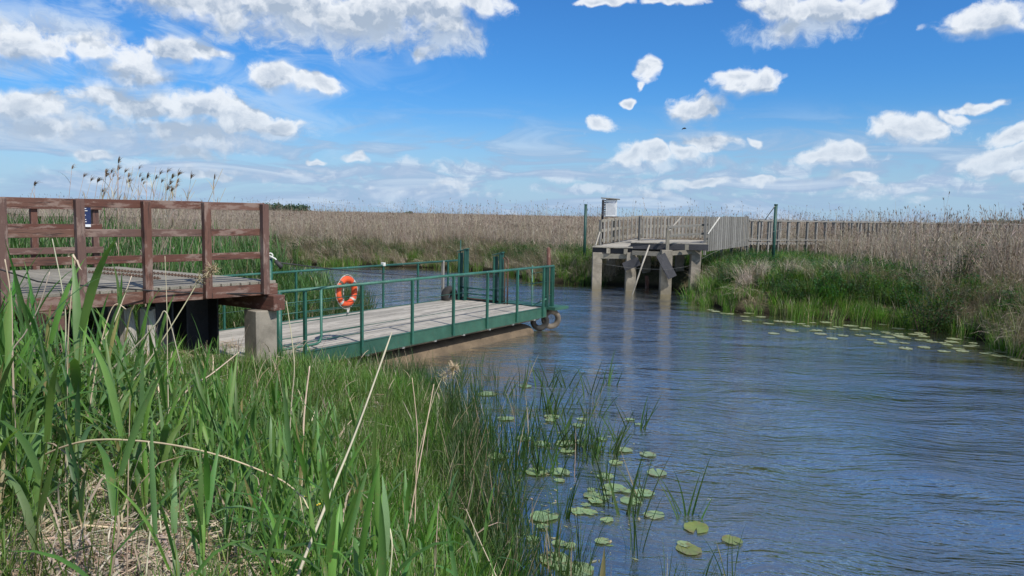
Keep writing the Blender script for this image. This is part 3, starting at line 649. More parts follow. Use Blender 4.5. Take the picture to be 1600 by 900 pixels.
# reeds leaning over the right foreground of the far bank
x, y, h, s = sample(5000, 10, 34, 14, 34, lambda x, y, s, far: FB(x, y, s, far) & (pxof(x, y) > 1380) & (s > 2.5) & (s < 9) & bern(np.clip(.04+.16*(nz(x, y, .5, 2) > .6), 0, 1)))
ro, sc = rs(len(x), .12, .95, 1.15, (1.0, 1.22)); scatter('tall_dry_reeds', 'tall dry reeds leaning to the left on the right part of the far bank', 'deadfine', np.stack([x, y, h], 1), ro, sc)

# ================================================================== THINGS
def PL(a, b, z): return PE + UP*a + VP*b + Vector((0, 0, z))      # platform frame
def RF(a, b, z): return RO + U*a + V*b + Vector((0, 0, z))      # raft frame
def a_of_px(org, px, b=0.0, py=450):
    """distance along the thing's edge at which it crosses image column px"""
    lo, hi = -12, 14
    def f(a):
        p = (org+UP*a+VP*b) if org is PE else (org+U*a+V*b); q = CAMROT.transposed() @ (Vector((p.x, p.y, 1.2))-EYE); return 800+FPX*q.x/(-q.z)
    for i in range(50):
        m = (lo+hi)/2
        if f(m) < px: lo = m
        else: hi = m
    return lo
# ---------------- near wooden platform
DZ = 2.03
pl = empty('wooden_platform', PL(0, 0, 0), 'brown timber landing platform with plank deck and three board railing above the near bank', 'platform')
mb = MB(); a = 0.12
while a > -7.2:
    mb.beam(PL(a-.07, -.03, DZ-.02), PL(a-.07, 4.1, DZ-.02), .138, .042, c=(random.random(),)*3); a -= .148
mb.build('deck', M['graywood'], pl, .005)
mb = MB(); mb.beam(PL(-7.2, 0, DZ-.125), PL(.14, 0, DZ-.125), .08, .165); mb.build('edge_beam', M['brownwood'], pl, .006)
mb = MB(); mb.beam(PL(-7.2, 4.05, DZ-.125), PL(.14, 4.05, DZ-.125), .08, .165); mb.build('edge_beam', M['brownwood'], pl, .006)
for aa in (.02, -3.0, -6.0):
    mb = MB(); mb.beam(PL(aa, -.22, DZ-.325), PL(aa, 4.25, DZ-.325), .22, .23); mb.build('cross_beam', M['brownwood'], pl, .008)
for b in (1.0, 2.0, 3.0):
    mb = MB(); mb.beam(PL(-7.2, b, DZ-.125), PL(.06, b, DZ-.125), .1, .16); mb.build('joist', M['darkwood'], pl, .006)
ap = [a_of_px(PE, q) for q in (409, 320, 228, 126, 7, -120)]
for a in ap:
    mb = MB(); mb.beam(PL(a, -.095, DZ-.19), PL(a, -.095, 3.19), .10, .10, up=UP); mb.build('post', M['brownwood'], pl, .007)
for (z0, z1) in ((3.09, 3.2), (2.72, 2.82), (2.375, 2.475)):
    ends = [(-7.2, ap[3]+.0), (ap[3]-.0, ap[1]), (ap[1], ap[0]+.06)]
    for e0, e1 in ends:
        mb = MB(); mb.beam(PL(e0+.004, -.022, (z0+z1)/2), PL(e1-.004, -.022, (z0+z1)/2 + random.uniform(-.006, .006)), .04, z1-z0); mb.build('rail_board', M['brownwood'], pl, .005)
fa = a_of_px(PE, 158, 4.15)
for k in range(4):
    mb = MB(); mb.beam(PL(fa-.05-k*.95, 4.14, DZ-.28), PL(fa-.05-k*.95, 4.14, 3.17), .10, .10, up=UP); mb.build('post', M['brownwood'], pl, .007)
for (z0, z1) in ((3.05, 3.17), (2.70, 2.80), (2.29, 2.40)):
    mb = MB(); mb.beam(PL(fa-5, 4.06, (z0+z1)/2), PL(fa+.02, 4.06, (z0+z1)/2), .04, z1-z0); mb.build('rail_board', M['brownwood'], pl, .005)
def pile(mb, p, w, z0, z1, ang=None):
    d = UP if ang is None else ang
    mb.beam((p.x, p.y, z0), (p.x, p.y, z1), w, w, up=d, c=(.5,.5,.5))
for (aa, bb) in ((-.08, .07), (-.08, 3.9), (-3.0, .35), (-3.0, 3.9), (-6, .35)):
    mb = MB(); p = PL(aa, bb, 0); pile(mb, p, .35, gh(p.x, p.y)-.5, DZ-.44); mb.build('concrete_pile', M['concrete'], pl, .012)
adopt(pl)
# black steel columns and broken timber posts under the platform
def steel(px, Y, w, z1, name, label, cat, mat='blacksteel'):
    p = at_y(px, 500, Y); o = empty(name, (p.x, p.y, gh(p.x, p.y)), label, cat); g0 = gh(p.x, p.y)-.4
    for s_ in (-1, 1):
        mb = MB(); mb.beam(Vector((p.x, p.y, g0))+U*(s_*w/2), Vector((p.x, p.y, z1))+U*(s_*w/2), w*.9, .03, up=U); mb.build('flange', M[mat], o, .004)
    mb = MB(); mb.beam((p.x, p.y, g0), (p.x, p.y, z1), .03, w-.035, up=U); mb.build('web', M[mat], o, .004); adopt(o); return o
steel(251, 10.4, .24, DZ-.22, 'steel_column', 'narrow black steel column under the platform beside the pale split posts', 'steel column')
steel(303, 11.3, .52, DZ-.22, 'steel_column', 'wide black steel column under the platform left of the concrete pile', 'steel column')
def roughpost(px, Y, ztop, w, label, lean=(0, 0)):
    p = at_y(px, 520, Y); g0 = gh(p.x, p.y)-.3; mb = MB(); n = 10; ring = []
    rr = [w/2*random.uniform(.78, 1.2) for k in range(n)]; vs = []; uv = []; lv = 6
    for i in range(lv):
        t = i/(lv-1); z = g0+(ztop-g0)*t; k2 = 1+.12*math.sin(i*2.1+px)
        for k in range(n):
            an = 6.283*k/n; zz = z + (random.uniform(-.06, .03) if i == lv-1 else 0)
            vs.append((p.x+lean[0]*t+math.cos(an)*rr[k]*k2, p.y+lean[1]*t+math.sin(an)*rr[k]*k2, zz)); uv.append((zz, math.cos(an)*w, math.sin(an)*w))
    fs = [(i*n+k, i*n+(k+1)%n, (i+1)*n+(k+1)%n, (i+1)*n+k) for i in range(lv-1) for k in range(n)]+[tuple(range((lv-1)*n, lv*n))]
    mb.add(vs, fs, (.5,.5,.5), uv, False); o = mb.build('broken_timber_post', M['oldpost'], None, .006); tag(o, label, 'timber post'); return o
roughpost(208, 10.0, 1.74, .20, 'bare pale timber stump leaning left under the platform', (-.10, 0))
roughpost(231, 10.2, 1.72, .20, 'split upright timber stump right of the leaning pale one under the platform')
# safety sign on the back railing
p = PL(a_of_px(PE, 141, 4.0), 4.02, 0); sg = empty('safety_sign', (p.x, p.y, 2.8), 'small dark blue notice with white marks on the back railing of the platform', 'sign')
XS = Vector((.98, .2, 0)); YS = Vector((-.2, .98, 0)); p = p - YS*.06
mb = MB(); mb.beam(p+XS*-.10+Vector((0,0,2.93)), p+XS*.10+Vector((0,0,2.93)), .012, .36); pn_ = mb.build('panel', M['navy'], sg)
mb = MB(); mb.beam(p+XS*-.10-YS*.011+Vector((0,0,2.775)), p+XS*.10-YS*.011+Vector((0,0,2.775)), .004, .045)
for i in range(7):
    zz = 3.07-.038*i; w_ = random.uniform(.04, .09); off = random.uniform(-.04, .02)
    mb.beam(p+XS*(off-w_/2)-YS*.011+Vector((0,0,zz)), p+XS*(off+w_/2)-YS*.011+Vector((0,0,zz)), .004, .013)
mb.build('white_marks', M['paper'], pn_); adopt(sg)
# chain lying on the deck
def chain(name, pts, label, rl=.028):
    mb = MB(); pts = [Vector(q) for q in pts]; k = 0
    for q0, q1 in zip(pts[:-1], pts[1:]):
        L = (q1-q0).length; n = max(1, int(L/.042)); d = (q1-q0).normalized(); sdv = d.cross(Vector((0,0,1))).normalized()
        for i in range(n):
            c = q0.lerp(q1, (i+.5)/n); k += 1; up_ = sdv if k % 2 else (sdv*.35+Vector((0,0,.94)))
            mb.torus(c, d, up_, rl*.8, .0075, 8, 5)
    o = mb.build(name, M['chain'], None); tag(o, label, 'chain')
chain('chain', [PL(-.45, .9, DZ+.02), PL(-.42, 1.8, DZ+.02), PL(-.52, 2.6, DZ+.02), PL(-.5, 3.6, DZ+.02)], 'rusty chain lying along the platform deck, the one nearer the water')
chain('chain', [PL(-.95, 1.1, DZ+.02), PL(-.90, 2.0, DZ+.02), PL(-1.0, 2.9, DZ+.02)], 'shorter rusty chain lying on the platform deck nearer the railing boards')

# ---------------- cable ferry raft
LEN, WID, RZ = 9.25, 3.07, .65
rf = empty('cable_ferry', RF(0, 0, 0), 'green railed ferry raft with grey plank deck moored at the wooden platform', 'ferry raft')
mb = MB(); nb = 21; w = WID/nb
for k in range(nb):
    b = (k+.5)*w; cuts = [0.02, random.uniform(3, 4.6), random.uniform(6, 7.5), LEN-.02]
    for c0, c1 in zip(cuts[:-1], cuts[1:]): mb.beam(RF(c0+.002, b, RZ-.02), RF(c1-.002, b, RZ-.02), w-.012, .04)
mb.build('deck', M['deckwood'], rf, .004)
for b in (-.02, WID+.02):
    mb = MB(); mb.beam(RF(-.05, b, RZ-.125), RF(LEN+.05, b, RZ-.125), .05, .27)
    mb.beam(RF(-.05, b, RZ+.008), RF(LEN+.05, b, RZ+.008), .075, .012); mb.build('side_beam', M['greenbeam'], rf, .004)
for a in (-.03, LEN+.03):
    mb = MB(); mb.beam(RF(a, .01, RZ-.12), RF(a, WID-.01, RZ-.12), .05, .2); mb.build('end_beam', M['greenbeam'], rf, .004)
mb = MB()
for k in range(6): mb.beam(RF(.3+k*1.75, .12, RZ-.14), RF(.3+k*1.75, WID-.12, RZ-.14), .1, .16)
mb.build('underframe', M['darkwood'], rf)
for b in (.40, WID-.40):
    mb = MB(); r_ = .36; N_ = 18; prof = [(.0, .55), (.12, .8), (.3, 1.0), (8.7, 1.0), (8.95, .85), (9.05, .55)]
    pts = [RF(q[0], b, -.12) for q in prof]; mb.tube(pts, [r_*q[1] for q in prof], 22); mb.build('pontoon', M['tan'], rf)
for k in range(9):
    a = .55+k*1.05; mb = MB(); mb.beam(RF(a, .14, RZ-.34), RF(a, .14, RZ-.25), .07, .07, up=U); mb.build('bracket', M['whitemetal'], rf, .003)
mb = MB(); mb.beam(RF(.1, .2, RZ-.31), RF(LEN, .2, RZ-.31), .08, .07); mb.build('lower_beam', M['muddyrubber'], rf, .004)
# landing flap
mb = MB(); mb.beam(RF(LEN+.12, 1.45, RZ-.035), RF(LEN+.86, 1.45, RZ-.05), 3.45, .085); mb.build('landing_flap', M['greenbeam'], rf, .006)
# near railing
HR = RZ+1.10; pxs = (472, 561, 640, 704.5, 757.5, 804.5, 845.5)
a0r = a_of_px(RO, 424); a1r = a_of_px(RO, 862)
mb = MB(); mb.tube([RF(a0r-.1, -.05, HR), RF((a0r+a1r)/2, -.05, HR+.004), RF(a1r, -.05, HR)], .029, 12); mb.build('handrail', M['rail'], rf)
for q in pxs:
    a = a_of_px(RO, q); mb = MB(); mb.beam(RF(a, -.075, RZ-.22), RF(a, -.075, HR-.02), .055, .05, up=U); mb.build('rail_post', M['green'], rf, .004)
for q in (425, 433):
    a = a_of_px(RO, q); mb = MB(); mb.tube([RF(a, -.06, -.2), RF(a, -.06, HR-.01)], .045, 12); mb.build('mooring_post', M['green'], rf)
for k, q in enumerate((853, 861)):
    a = a_of_px(RO, q)
    for t in (-.035, .035):
        mb = MB(); mb.beam(RF(a+t, -.03, RZ-.05), RF(a+t, -.03, HR-.02), .09, .022, up=U); mb.build('corner_post', M['greendark'] if k == 0 else M['green'], rf, .003)
for z in (RZ+.32, RZ+.70):
    mb = MB(); mb.tube([RF(a_of_px(RO, 472), -.05, z), RF(3.5, -.05, z-.012), RF(6, -.05, z-.006), RF(a1r-.02, -.05, z)], .0065, 6); mb.build('rail_wire', M['greendark'], rf)
for z in (RZ+.18, RZ+.30, RZ+.55, RZ+.72, RZ+.90):
    mb = MB(); mb.tube([RF(a0r-.15, -.05, z), RF(a_of_px(RO, 561), -.05, z)], .009, 6); mb.build('rail_bar', M['green'], rf)
ag = a_of_px(RO, 499); lo = RZ+.12
mb = MB(); mb.tube([RF(ag, -.05, HR), RF(ag, -.05, lo+.12), RF(ag-.035, -.05, lo+.035), RF(ag-.12, -.05, lo), RF(a_of_px(RO, 436), -.05, lo)], .024, 10); mb.build('gate_pipe', M['rail'], rf)
# far railing
fb = WID+.03
far_px = (463, 599, 653)
f0, f1 = a_of_px(RO, 345, fb), a_of_px(RO, 716, fb)
mb = MB(); mb.tube([RF(-.6, fb, HR), RF(f0, fb, HR), RF(f1, fb, HR)], .026, 10); mb.build('handrail', M['rail'], rf)
for q in (350, 463, 599, 653, 700):
    a = a_of_px(RO, q, fb); mb = MB(); mb.beam(RF(a, fb, RZ-.2), RF(a, fb, HR-.02), .042, .042, up=U); rp_ = mb.build('rail_post', M['green'], rf, .003)
    if q == 599: lamp_post = rp_
mb = MB(); a = a_of_px(RO, 692, fb); mb.beam(RF(a, fb, RZ), RF(a, fb, HR+.02), .07, .06, up=U); mb.build('timber_rail_post', M['fencewood'], rf, .003)
for z in (RZ+.35, RZ+.70):
    mb = MB(); mb.tube([RF(.2, fb, z), RF(f1, fb, z)], .006, 6); mb.build('rail_wire', M['greendark'], rf)
a = a_of_px(RO, 599, fb); mb = MB(); mb.beam(RF(a, fb, HR-.015), RF(a, fb, HR+.075), .10, .09, up=U); mb.build('reflector', M['silver'], lamp_post, .01)
# gate towers at the far end: two pairs of channels with sloping caps
def b_of_px(px, a):
    lo, hi = -2.0, 5.0
    for i in range(50):
        m = (lo+hi)/2; p = RF(a, m, 1.0); q = CAMROT.transposed() @ (p-EYE)
        if 800+FPX*q.x/(-q.z) > px: lo = m
        else: hi = m
    return lo
for (pa, pb, zt) in ((719.5, 728.5, 2.10), (774, 783, 2.05)):
    ba, bb = b_of_px(pa, LEN-.1), b_of_px(pb, LEN-.1)
    for q, dz in ((ba, -.10), (bb, 0)):
        for t in (-.05, .03):
            mb = MB(); mb.beam(RF(LEN-.1+t, q, RZ), RF(LEN-.1+t, q, zt+dz), .13, .03, up=V); mb.build('gate_post', M['green'] if dz else M['greendark'], rf, .003)
    mb = MB(); mb.beam(RF(LEN-.13, ba+.06, zt-.06), RF(LEN-.13, bb-.07, zt+.03), .15, .02); mb.build('post_cap', M['rail'], rf, .003)
b1, b2 = b_of_px(719, LEN-.1), b_of_px(785, LEN-.1)
mb = MB(); mb.tube([RF(LEN-.1, b1, RZ), RF(LEN-.1, b1, 2.36)], .016, 8); mb.build('rod', M['greendark'], rf)
for z in (RZ+.06, RZ+.2, RZ+.36):
    mb = MB(); mb.tube([RF(LEN-.06, b1, z), RF(LEN-.06, b2, z-.01)], .022, 8); mb.build('gate_bar', M['rail'] if z > RZ+.1 else M['chain'], rf)
for q in (788, 793):
    b = b_of_px(q, LEN-.12); mb = MB(); mb.tube([RF(LEN-.12, b, RZ), RF(LEN-.12, b, RZ+1.22), RF(LEN-.12, b+.06, RZ+1.28)], .02, 8); mb.build('latch_rod', M['chain'], rf)
b = b_of_px(831, LEN-.1)
mb = MB(); mb.tube([RF(LEN-.1, b, RZ+1.12), RF(LEN-.1, b, RZ+.1), RF(LEN-.12, b-.05, RZ+.04), RF(LEN-.1, b-.45, RZ+.25)], .017, 8); mb.build('gate_pipe', M['rail'], rf)
for z in (RZ+.62, RZ+.9):
    mb = MB(); mb.tube([RF(LEN-.1, b, z), RF(LEN-.1, 0, z+.06)], .012, 6); mb.build('rail_bar', M['green'], rf)
adopt(rf)
def tyre(name, c, axu, axv, Rr, r, mat, label, sq=1.3):
    o = empty(name, c, label, 'tyre'); mb = MB(); mb.torus(c, axu, axv, Rr, r, 32, 12, sq=sq); tr_ = mb.build('tread', M[mat], o)
    mb = MB(); n_ = Vector(axu).cross(Vector(axv)).normalized()
    for s_ in (-1, 1): mb.torus(Vector(c)+n_*(s_*r*sq*.72), axu, axv, Rr-r*.45, r*.18, 28, 6)
    mb.build('bead', M[mat], tr_); adopt(o)
tyre('tyre', RF(LEN+.35, -.02, .30), (U*.6-V*.5).normalized(), (0, 0, 1), .205, .075, 'muddyrubber', 'muddy tyre hanging in the water under the end flap of the ferry')
tyre('tyre', RF(LEN+.05, .16, .26), (U*.6-V*.5).normalized(), (0, 0, 1), .19, .075, 'rubber', 'black tyre tucked under the ferry corner behind the muddy one')
tyre('tyre', RF(LEN-.35, b_of_px(704, LEN-.3), RZ+.12), (U.x, U.y, 0), (0, 0, 1), .20, .085, 'rubber', 'black tyre standing on the ferry deck beside the tall green gate post', 1.5)
# lifebuoy
ab = a_of_px(RO, 541, .08); cb = RF(ab, .07, 1.62)
lb = empty('lifebuoy', cb, 'orange lifebuoy with white rope hanging on the near ferry handrail', 'lifebuoy')
ua = (U*.95+V*.12).normalized()
mb = MB(); mb.torus(cb, ua, (0,0,1), .235, .062, 44, 14, sq=.8); ring_ = mb.build('ring', M['orange'], lb)
for k in range(4):
    t = R(45+90*k); mb = MB(); mb.torus(cb, ua, (0,0,1), .235, .066, 5, 14, (t-.10, t+.10), sq=.82); mb.build('band', M['ropewhite'] if k != 1 else M['chain'], ring_)
mb = MB(); nn = ua.cross(Vector((0,0,1)))
for k in range(4):
    t0, t1 = R(45+90*k), R(135+90*k); pts = []
    for i in range(9):
        t = t0+(t1-t0)*i/8; rr_ = .300+.018*math.sin(math.pi*i/8); pts.append(cb + ua*(math.cos(t)*rr_)+Vector((0,0,math.sin(t)*rr_)) + nn*.01)
    mb.tube(pts, .006, 6)
mb.build('grab_line', M['ropewhite'], lb)
mb = MB(); top = cb+Vector((0,0,.235)); mb.tube([cb+Vector((0,0,.30))-nn*.05, cb+Vector((0,0,.1))-nn*.075, cb+Vector((.01,0,-.12))-nn*.08, cb+Vector((.0,0,-.24))-nn*.065], .011, 6)
for i in range(3): mb.tube([cb+Vector((0,0,-.30))+ua*(.02*i), cb+Vector((0,0,-.42-.02*i))+ua*(.05-.03*i), cb+Vector((0,0,-.30))+ua*(.10-.02*i)], .006, 5)
mb.build('hanging_rope', M['ropewhite'], lb); adopt(lb)
# dark leaning post with shackle at the platform corner, where the ferry cable is fixed
p = PL(.12, .42, 0); q = at_y(422, 402, p.y)
cp = empty('cable_post', (q.x, q.y, .4), 'slim green post with a metal shackle at the corner of the platform', 'cable post')
mb = MB(); mb.tube([(q.x, q.y, .3), (q.x, q.y, q.z)], .035, 10); mb.build('pole', M['green'], cp)
mb = MB(); s0 = Vector((q.x, q.y, q.z)); mb.torus(s0+Vector((.02,-.04,.03)), (1,0,0), (0,0,1), .035, .012, 12, 6); mb.tube([s0+Vector((0,-.05,.03)), s0+Vector((.10,-.05,-.02)), s0+Vector((.16,-.05,-.10))], .013, 8); sh_ = mb.build('shackle', M['silver'], cp)
mb = MB(); mb.tube([s0+Vector((.10,-.05,-.05)), s0+Vector((.19,-.05,-.14)), s0+Vector((.17,-.05,-.17))], [.03, .04, .02], 8); mb.build('hook', M['cable'], sh_); adopt(cp)
def cable(name, pts, r, label, mat='cable', sag=0, n=14, cat='cable'):
    pts = [Vector(p) for p in pts]
    if sag:
        a_, b_ = pts[0], pts[-1]; pts = [a_.lerp(b_, i/n) - Vector((0,0,sag*4*(i/n)*(1-i/n))) for i in range(n+1)]
    mb = MB(); mb.tube(pts, r, 6); o = mb.build(name, M[mat], None); tag(o, label, cat); return o
cable('ferry_cable', [s0+Vector((.18,-.04,-.08)), RF(LEN-.1, b_of_px(776, LEN-.1), 1.45)], .011, 'thin black haul cable running above the ferry deck from the platform corner', sag=.12)
pts = [at_y(-60, 402, 7.6), at_y(10, 424, 7.9), at_y(60, 440, 8.3), at_y(140, 447, 9.0), at_y(250, 455, 9.9), at_y(340, 459, 10.6), at_y(421, 458, 11.1)]
cable('mooring_cable', pts, .010, 'black mooring cable strung along the front edge of the platform')

# ---------------- far landing stage
def P3(px, z, Y): q = at_y(px, 400, Y); return Vector((q.x, q.y, z))
ls = empty('landing_stage', P3(985, 0, 31.5), 'weathered timber landing stage on concrete piles across the river', 'landing stage')
for px, Y, w, zt in ((933, 31.7, .40, 1.58), (986, 31.2, .42, 1.62), (1041, 30.1, .44, 1.80), (1087, 30.6, .40, 1.86)):
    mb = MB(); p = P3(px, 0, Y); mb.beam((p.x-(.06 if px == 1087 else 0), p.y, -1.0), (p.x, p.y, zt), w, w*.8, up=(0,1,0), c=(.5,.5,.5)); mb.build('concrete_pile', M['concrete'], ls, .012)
# back row in the dark
for px, Y in ((955, 34.6), (1010, 34.2), (1062, 33.8)):
    mb = MB(); p = P3(px, 0, Y); mb.beam((p.x, p.y, -.8), (p.x, p.y, 1.6), .36, .36, up=(0,1,0), c=(.5,.5,.5)); mb.build('concrete_pile', M['concrete'], ls, .01)
def quaddeck(name, A, B, C, D, th, n, mat):
    """planks from edge A-B to edge D-C"""
    mb = MB()
    for k in range(n):
        t0, t1 = (k+.05)/n, (k+.95)/n
        q = [A.lerp(D, t0), B.lerp(C, t0), B.lerp(C, t1), A.lerp(D, t1)]; dn = Vector((0,0,-th))
        vs = q+[x_+dn for x_ in q]; r_ = random.random()*30; uv = [(v_[0]+r_, v_[1]*1+r_, v_[2]) for v_ in vs]
        mb.add(vs, [(0,1,2,3),(4,7,6,5),(0,4,5,1),(1,5,6,2),(2,6,7,3),(3,7,4,0)], (random.random(),)*3, uv)
    return mb.build(name, mat, ls, .004)
L0, L1 = P3(925, 1.84, 31.6), P3(987, 1.86, 31.0)
L2, L3 = P3(1040, 2.12, 34.4), P3(992, 2.12, 35.0)
quaddeck('ramp_deck', L0, L1, L2, L3, .05, 26, M['deckwood'])
Rr0, Rr1 = P3(985, 2.08, 31.0), P3(1102, 2.10, 30.2)
Rr2, Rr3 = P3(1118, 2.12, 33.5), P3(1000, 2.12, 34.8)
quaddeck('upper_deck', Rr0, Rr1, Rr2, Rr3, .05, 24, M['deckwood'])
def bar(p, q, w, h, name='beam', mat='graywood', par=ls, up=(0,0,1)):
    mb = MB(); mb.beam(p, q, w, h, up=up); return mb.build(name, M[mat], par, .004)
bar(P3(926, 1.68, 31.75), P3(990, 1.66, 31.15), .12, .20, 'edge_beam', 'darkwood')
bar(P3(985, 1.90, 31.15), P3(1106, 1.93, 30.1), .12, .24, 'edge_beam', 'darkwood')
for px, Y, z in ((950, 31.5, 1.66), (977, 31.2, 1.66), (1072, 30.1, 1.93)):
    p = P3(px, z, Y-.08); bar(p-Vector((0,0,.11)), p+Vector((0,0,.11)), .16, .12, 'joist_end', 'graywood', up=(0,1,0))
bar(P3(935, 1.42, 31.62), P3(988, 1.46, 31.12), .10, .20, 'cross_beam')
bar(P3(988, 1.62, 31.0), P3(1040, 1.62, 30.2), .10, .18, 'cross_beam')
bar(P3(1045, 1.66, 30.2), P3(1085, 1.74, 30.5), .10, .18, 'cross_beam')
bar(P3(930, 1.5, 34.6), P3(1070, 1.6, 33.8), .2, .25, 'cross_beam', 'darkwood')
def picket(A, B, h, n, nr, name='picket_rail', par=ls, pw=.075, rails=(1.0, .62, .24), post_ends=True, mat='fencewood', low=.10):
    A, B = Vector(A), Vector(B); d = (B-A).normalized(); nv = Vector((d.y, -d.x, 0)).normalized()
    mb = MB()
    for k in range(n):
        p = A.lerp(B, (k+.5)/n); j = random.uniform(-.008, .008)
        mb.beam(p+nv*.03+Vector((0,0,low)), p+nv*.03+d*j+Vector((0,0,h-.03)), .02, pw, up=d)
    mb.build('picket', M[mat], par)
    for r_ in rails:
        mb = MB(); mb.beam(A-nv*.004+Vector((0,0,h*r_-.04)), B-nv*.004+Vector((0,0,h*r_-.04)), .04, .12); mb.build('rail_board', M['graywood'], par, .003)
    if post_ends:
        for p in (A, B):
            mb = MB(); mb.beam(p-nv*.07+Vector((0,0,-.15)), p-nv*.07+Vector((0,0,h)), .10, .10, up=d); mb.build('post', M[mat], par, .004)
picket(P3(939, 1.86, 31.9), P3(968, 1.97, 33.2), 1.10, 5, 3, pw=.11)
picket(P3(968, 1.97, 33.2), P3(1001, 2.10, 34.8), 1.08, 5, 3, pw=.11)
picket(P3(1000, 2.10, 32.4), P3(1044, 2.12, 33.6), 1.05, 8, 3, pw=.12)
picket(P3(1044, 2.12, 33.6), P3(1106, 2.12, 34.4), 1.06, 11, 3, pw=.11)
bar(P3(930, 1.86, 31.7), P3(936, 2.45, 31.8), .05, .12, 'slanting_board', 'deckwood', up=(0,-1,0))
# near low rail with the sloping handrail
A, B = P3(1042, 2.05, 30.2), P3(1104, 2.10, 30.6)
bar(A-Vector((0,0,.30)), A+Vector((0,0,.55)), .13, .13, 'post', 'graywood', up=(0,1,0))
for z in (.42, .78): bar(A+Vector((0.02,0,z-.1)), B+Vector((0,0,z-.02)), .04, .09, 'rail_board', 'fencewood')
bar(A+Vector((0,0,.5)), P3(1061, 3.14, 30.7), .05, .09, 'sloping_handrail', 'deckwood', up=(0,-1,0))
bar(P3(1104, 2.48, 30.4), P3(1121, 3.16, 31.6), .05, .06, 'sloping_handrail', 'ropewhite', up=(0,-1,0))
# hanging dark fender boards
bar(P3(975, 1.02, 30.9), P3(999, 1.30, 30.7), .05, .36, 'fender_board', 'darkwood', up=(0,0,1))
bar(P3(1032, 1.62, 29.8), P3(1052, .72, 29.6), .05, .38, 'fender_board', 'darkwood', up=(1,0,0))
adopt(ls)
# dense board fence beside the stage, then the long boardwalk
bf = empty('board_fence', P3(1104, 1.6, 30.4), 'tall close boarded grey timber fence at the right end of the landing stage', 'fence')
picket(P3(1103, 1.76, 30.4), P3(1166, 1.83, 36.0), 1.44, 21, 2, par=bf, pw=.24, rails=(.92, .25), low=.0)
for ch in bf.children: pass
adopt(bf)
bw = empty('boardwalk', P3(1166, 1.0, 36), 'long grey timber boardwalk with post and rail fence crossing the reeds', 'boardwalk')
A, B = P3(1167, 1.9, 36.0), P3(1900, 2.05, 60); n = 76
mb = MB(); d = (B-A).normalized(); back = Vector((-d.y, d.x, 0))
for k in range(260):
    p = A.lerp(B, (k+.5)/260); mb.beam(p, p+back*1.8, .14, .05)
mb.build('deck', M['deckwood'], bw)
for off in (0.0, 1.75):
    for k in range(n+1):
        p = A.lerp(B, k/n)+back*off; mb = MB(); mb.beam(p+Vector((0,0,-1.2)), p+Vector((0,0,1.19+random.uniform(-.03,.03))), .10, .09, up=d)
        if k <= 47: mb.build('post', M['fencewood'], bw)
for z, h_ in ((1.15, .06), (.2, .05)):
    for off in (-.07, 1.68):
        mb = MB(); mb.beam(A+back*off+Vector((0,0,z)), B+back*off+Vector((0,0,z)), .04, h_); mb.build('rail_board', M['fencewood'], bw)
adopt(bw)
# information board
ib = empty('information_board', P3(948, 1.8, 32.9), 'roofed information board with white notice panel beside the landing stage', 'information board')
for px in (939.5, 957):
    p = P3(px, 1.3, 32.9+(957-px)*.006); mb = MB(); mb.beam(p, (p.x, p.y, 3.86), .09, .09, up=(0,1,0)); mb.build('post', M['darkwood'] if px < 950 else M['graywood'], ib, .003)
A, B = P3(944.3, 3.48, 32.75), P3(961.5, 3.48, 32.6)
mb = MB(); mb.beam(A+Vector((0,.03,0)), B+Vector((0,.03,0)), .03, .78); mb.build('back_board', M['brownwood'], ib)
mb = MB(); mb.beam(A, B, .012, .72); np_ = mb.build('notice_panel', M['paper'], ib)
mb = MB()
for i in range(12):
    z = 3.72-.046*i; l = random.uniform(.75, .97); mb.beam(A.lerp(B, .06)+Vector((0,-.009,z-3.48)), A.lerp(B, l)+Vector((0,-.009,z-3.48)), .003, .010 if i else .03)
mb.beam(A.lerp(B, .84)+Vector((0,-.012,.28)), A.lerp(B, .93)+Vector((0,-.012,.28)), .003, .05)
mb.build('printed_lines', M['ink'], np_)
mb = MB()
for i in range(9): mb.beam(P3(938.5, 3.18+.078*i, 32.5), P3(943.8, 3.18+.078*i, 32.75), .02, .05)
mb.build('side_slats', M['darkwood'], ib)
mb = MB(); mb.beam(P3(936.5, 3.92, 32.85), P3(965.5, 3.87, 32.7), .34, .045); mb.build('roof', M['graywood'], ib, .003); adopt(ib)
# tall green cable posts
for px, Y, zt, label in ((913, 36.0, 3.66, 'dark green steel post left of the information board'), (1208, 31.5, 3.74, 'dark green steel post in the grass right of the board fence')):
    p = P3(px, 0, Y); g_ = gh(p.x, p.y); o = empty('steel_post', (p.x, p.y, g_), label, 'steel post')
    mb = MB(); mb.tube([(p.x, p.y, g_-.3), (p.x, p.y, zt)], .07, 12); po_ = mb.build('pole', M['greendark'], o)
    mb = MB(); mb.tube([(p.x, p.y, zt-.02), (p.x, p.y, zt+.03)], .078, 12); mb.build('cap', M['greendark'], po_); adopt(o)
cable('stay_rope', [P3(1206, 3.66, 31.4), P3(1192, 3.10, 33)], .02, 'short frayed stay rope running down from the right green post', 'roperope')
cable('guide_wire', [P3(930, 1.15, 31.3), P3(985, 1.0, 30.7), P3(1040, 1.03, 29.6), P3(1075, 1.22, 29.0), P3(1110, 1.75, 28.6), P3(1165, 2.35, 29.5), P3(1240, 2.85, 33)], .006, 'thin guide wire slung across the front of the far landing stage', 'fencewood')
cable('hanging_pole', [P3(1014, 1.98, 30.3), P3(1004, 1.2, 30.0), P3(989, -.1, 29.6)], .035, 'pale pole hanging from the landing stage into the water', 'deckwood', cat='pole')
